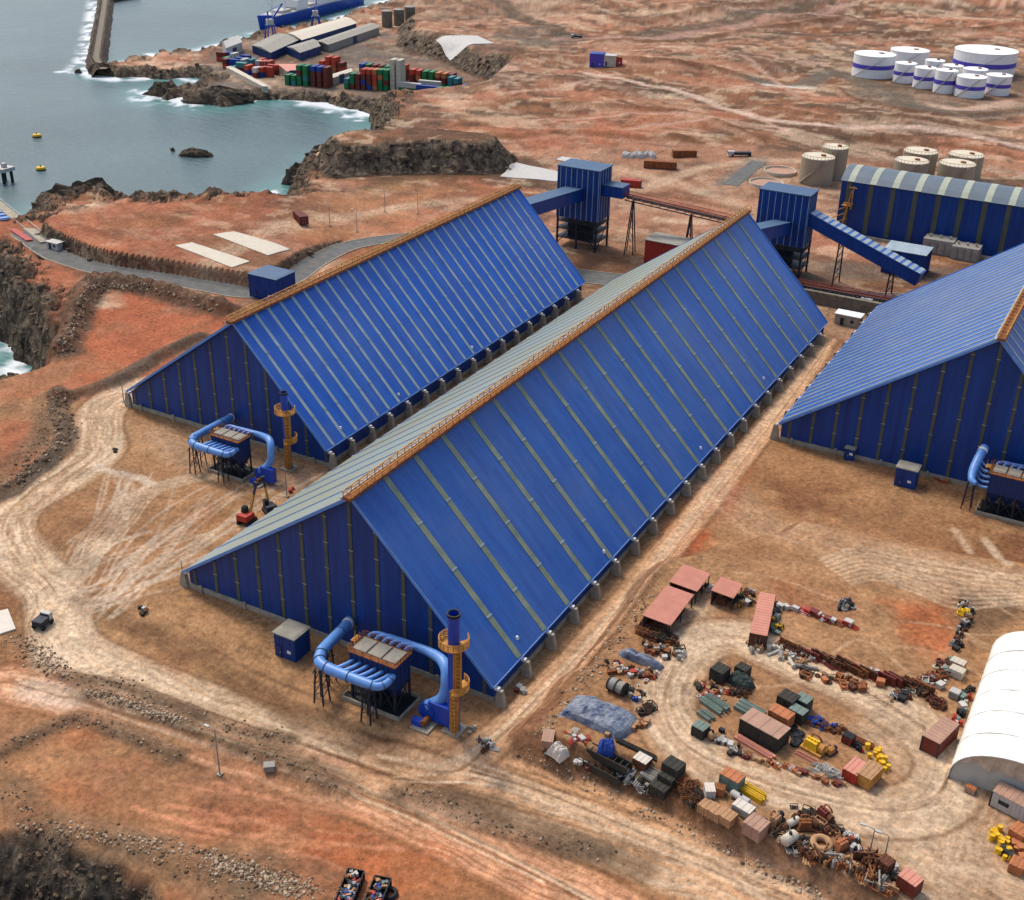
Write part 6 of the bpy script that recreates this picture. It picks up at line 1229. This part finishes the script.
scrap([(812,722),(840,730)], 10, 4, 3, ['block','frame','beams'], ['rust','rust_d','cblue'], 'on the far edge of the island', .6, .9)
scrap([(856,748),(862,752)], 5, 4, 3, ['block','drum'], ['black','red'], 'behind the red machine box', .5, .8)
scrap([(872,752),(884,768)], 16, 5, 6, ['drum'], ['yellow'], 'at the island right end', .8, 1.1)
scrap([(996,830),(1006,856)], 18, 7, 8, ['drum'], ['yellow'], 'at the right photo edge', .8, 1.1)
scrap([(1012,845),(1022,858)], 5, 5, 4, ['crate'], ['orangebox'], 'among the orange boxes at the right photo edge', .7, 1.0)
scrap([(752,650),(775,652),(790,658),(806,668)], 14, 3, 3, ['block','pipe','drum'], ['cream','grey','tanwood','cwhite'], 'in the pale machine row right of the pink container', .7, 1.2)
scrap([(785,648),(820,660),(860,674),(900,684),(925,690)], 40, 2, 2, ['plate','beams','plate','frame'], ['rust_d','rust_d','rust','maroon'], 'in the long scrap fence', .9, 1.25, -18)
scrap([(800,655),(850,668),(900,680)], 10, 3, 2, ['block','crate'], ['cwhite','cream','charcoal'], 'on the back of the long dark scrap fence', .5, .8)
scrap([(800,674),(840,682),(862,688)], 16, 6, 4, ['block','frame','crate','tyre'], ['rust','rust_d','orangebox','charcoal'], 'in front of the long dark scrap fence', .6, 1.0)
scrap([(895,700),(908,696)], 7, 5, 3, ['frame','block','crate'], ['cwhite','rust_d','black','tanwood'], 'alone in the dirt before the fence end', .6, .9)
scrap([(915,690),(935,680),(950,665)], 34, 9, 7, ['crate','block','drum','tyre','frame'], ['cwhite','charcoal','maroon','rust_d','tealdark' if 0 else 'teal','cream','rust'], 'in the dense heap near the white shelter', .6, 1.1)
scrap([(932,700),(940,706)], 7, 5, 4, ['frame','block'], ['rust_d','charcoal','maroon'], 'below the white square box', .6, .9)
scrap([(968,690),(960,712),(956,725)], 14, 4, 3, ['drum','block','crate'], ['charcoal','green' if 0 else 'teal','red','black','cwhite'], 'along the side of the white shelter', .6, 1.0)
scrap([(962,604),(968,612),(962,630),(954,650)], 26, 4, 4, ['block','drum','crate','tyre'], ['charcoal','cwhite','grey','black','rust_d'], 'in the row at the far yard end', .6, 1.0)
scrap([(962,613),(966,616)], 5, 2, 2, ['drum','block'], ['yellow'], 'in the upright row, the yellow bit', .8, 1.1)
scrap([(794,610),(812,614),(826,620),(852,626)], 14, 2, 1, ['pipe','beams','crate'], ['red','maroon','red','rust','cwhite'], 'in the red pipe line on the tan ground', .8, 1.1, -16)
scrap([(843,608),(852,604)], 9, 5, 4, ['tyre','block'], ['grey','charcoal','steel'], 'in the grey tyre patch behind the red pipe line', .7, 1.1)
scrap([(708,588),(714,592)], 5, 3, 3, ['drum','block'], ['cwhite','charcoal'], 'between the two right pink roofs', .6, .9)
scrap([(736,604),(750,596)], 16, 6, 6, ['drum','crate','block'], ['tanwood','cwhite','rust_d','charcoal','yellow'], 'left of the pink container', .6, .9)
scrap([(774,604),(776,620),(776,634)], 12, 4, 4, ['drum','crate','block'], ['charcoal','grey','rust_d','teal','yellow'], 'right of the pink container', .6, .9)
scrap([(780,606),(786,608)], 3, 3, 2, ['crate','tyre'], ['black','cwhite'], 'just beyond the pink container', .7, .9)
scrap([(768,826),(800,846),(818,862)], 26, 8, 5, ['block','drum','beams','frame'], ['rust','rust_d','tanwood','grey','charcoal'], 'around the cream vessel at the yard edge', .6, 1.0)
scrap([(800,812),(835,836)], 14, 8, 6, ['block','frame','tyre'], ['rust_d','charcoal','rust','tanwood'], 'above the large ring', .6, 1.0)
scrap([(822,856),(860,872),(892,892)], 26, 8, 4, ['beams','frame','block','plate'], ['rust','rust_d','tanwood','grey'], 'along the lower tip of the yard', .7, 1.1)
scrap([(846,836),(858,850)], 9, 5, 5, ['tyre','block','drum'], ['black','charcoal','cwhite','red'], 'at the orange rusty machine', .6, 1.0)
scrap([(866,862),(882,866)], 9, 6, 4, ['plate','frame'], ['rust_d','rust'], 'between the lamp posts at the yard tip', .8, 1.1)
scrap([(890,872),(898,880)], 6, 4, 4, ['drum','crate'], ['cwhite','charcoal'], 'beside the red cabin at the yard tip', .6, .9)
scrap([(142,610),(146,614)], 6, 3, 3, ['block','crate','tyre'], ['cwhite','charcoal','rust_d'], 'lying alone left of the central shed', .4, .7)
scrap([(116,452),(112,450)], 3, 2, 2, ['tyre','block'], ['black','grey'], 'lying by the haul road bend', .5, .8)
scrap([(268,768),(322,846)], 1, 0, 0, ['crate'], ['grey'], 'lying on the red earth above the skips', 1.0, 1.1); scrap([(518,690),(522,694)], 5, 3, 2, ['drum','crate'], ['maroon','cwhite','grey'], 'against the central shed corner', .5, .8); scrap([(484,742),(492,748)], 9, 6, 3, ['beams','block'], ['cwhite','grey','rust_d'], 'on the dirt before the central shed corner', .4, .7)
scrap([(478,728),(470,735)], 4, 4, 2, ['block','drum'], ['cwhite','conc' if 0 else 'grey'], 'near the stack foot', .4, .6)
scrap([(290,452+40),(292,488)], 2, 2, 1, ['crate'], ['red'], 'near the foot of the smaller stack', .5, .7)
scrap([(940,476),(946,482)], 5, 5, 2, ['beams','crate'], ['orangebox','red'], 'on the ground by the right dust collector', .6, .8)
o = P_drum().build('red_bollard', M['red'], None, False, G(956, 480)); o.scale = (1.1,1.1,3.0); tag(o, 'tall thin red cylinder against the rightmost shed wall', 'cylinder')
# rubble
def rubble(label, bands, n, seed, smin, smax, m):
    r_ = random.Random(seed); proto = []
    for q in range(6):
        b = MB(); rock_mesh(b, (0,0,0), 1, .75, 0, q+3, 7, 4, 1, .8); proto.append((np.array(b.v), b.f))
    b = MB()
    for i in range(n):
        P, wd = r_.choice(bands); a = r_.randrange(len(P)-1); f = r_.random(); px = P[a][0]*(1-f)+P[a+1][0]*f+r_.gauss(0, wd); py = P[a][1]*(1-f)+P[a+1][1]*f+r_.gauss(0, wd*.5); p = G(px, py); s_ = smin+(smax-smin)*r_.random()**4; v, f_ = proto[r_.randrange(6)]; an = r_.uniform(0, 6.28); co, si = math.cos(an), math.sin(an)
        V = v*s_; b.add(np.stack([V[:,0]*co-V[:,1]*si+p.x, V[:,0]*si+V[:,1]*co+p.y, V[:,2]+p.z+s_*.2], 1).tolist(), f_, r_.randrange(3))
    o = b.build('rubble', [M[x] for x in m]); tag(o, label, 'rubble', None, 'stuff')
mk('stone_a', (186,164,134), .95, .25, .9, .75); mk('stone_b', (112,92,72), .95, .3, .9, .75); mk('stone_c', (214,190,160), .95, .2, .9, .75)
rubble('broken stones strewn along the berms beside the lower dirt roads', [(B[0], 8) for B in BERMS[:-1]], 2000, 4, .07, .27, ['stone_b', 'stone_b', 'stone_a'])
rubble('pale broken stones in the rubble fields at the lower left', [([(30,826),(110,836),(180,850),(250,872),(300,890)], 9), ([(210,860),(300,892)], 12), ([(20,640),(60,672)], 9), ([(90,690),(180,720)], 5)], 2600, 6, .08, .32, ['stone_a', 'stone_b', 'stone_c'])
rubble('small stones on the embankment between yard and dirt road', [([(520,752),(700,836),(880,930)], 7), ([(540,735),(660,582)], 5)], 900, 8, .08, .32, ['stone_a', 'stone_b', 'stone_c'])
rubble('dark stones of the grey dikes by the coast', [([(62,352),(76,318),(93,287)], 5), ([(93,287),(140,286),(215,306)], 4), ([(58,392),(66,440),(6,488)], 7)], 1500, 9, .12, .5, ['stone_b', 'stone_b', 'stone_a'])

# give look-alikes their own label by where they stand
def screen(o): 
    d = o.matrix_world.translation if o.parent else o.location; v = Vector(d)-CAM; return v.dot(_r)/v.dot(_f)
from collections import defaultdict
def unique():
    g_ = defaultdict(list)
    for o in SC.objects:
        if o.parent is None and o.get('label'): g_[o['label']].append(o)
    W_ = ['leftmost', 'second from left', 'third from left', 'fourth from left', 'fifth from left', 'sixth from left', 'seventh from left', 'eighth from left', 'ninth from left', 'tenth from left', 'eleventh from left', 'twelfth from left']+[w_+' from left' for w_ in 'thirteenth fourteenth fifteenth sixteenth seventeenth eighteenth nineteenth twentieth twenty-first twenty-second twenty-third twenty-fourth'.split()]
    for k, v in g_.items():
        if len(v) < 2 or len(v) > 24: continue
        v.sort(key=screen); n = len(v)
        for i, o in enumerate(v):
            wd = ('rightmost' if i == n-1 else 'middle' if n == 3 and i == 1 else W_[i]); l = wd+' '+k
            if len(l.split()) <= 16: o['label'] = l
unique()

# broken boulders on the cliffs, too many to count
def boulders():
    r_ = np.random.RandomState(5); cand = np.argwhere((CLM > .55) & (GD < 900) & (GZ > SEA-.5) & (np.abs(GX-CAM.x) < 900)); az = np.arctan2(GX-CAM.x, GY-CAM.y)-YAW
    keep = [tuple(c) for c in cand if abs(az[tuple(c)]) < .50]; keep = [keep[i] for i in r_.choice(len(keep), 2300, replace=False)]; b = MB(); pr = []
    for q in range(7):
        m_ = MB(); rock_mesh(m_, (0,0,0), 1, .7, 0, q+11, 5, 3, 1.2, .7); pr.append((np.array(m_.v), m_.f))
    for c in keep:
        d = GD[c]; s_ = (.15+.8*r_.rand()**3.5)*(.35+d/330); v, f_ = pr[r_.randint(7)]; an = r_.rand()*6.28; co, si = math.cos(an), math.sin(an); V = v*s_; b.add(np.stack([V[:,0]*co-V[:,1]*si+GX[c], V[:,0]*si+V[:,1]*co+GY[c], V[:,2]+GZ[c]-s_*.1], 1).tolist(), f_, int(r_.randint(3)))
    tag(b.build('cliff_boulders', [M['rock'], M['rock_mid'], M['stone_b']]), 'dark broken boulders covering the sea cliffs and headlands', 'boulders', None, 'stuff')
mk('rock_mid', (120,102,80), .95, .5, .7, .75, .5)
boulders()
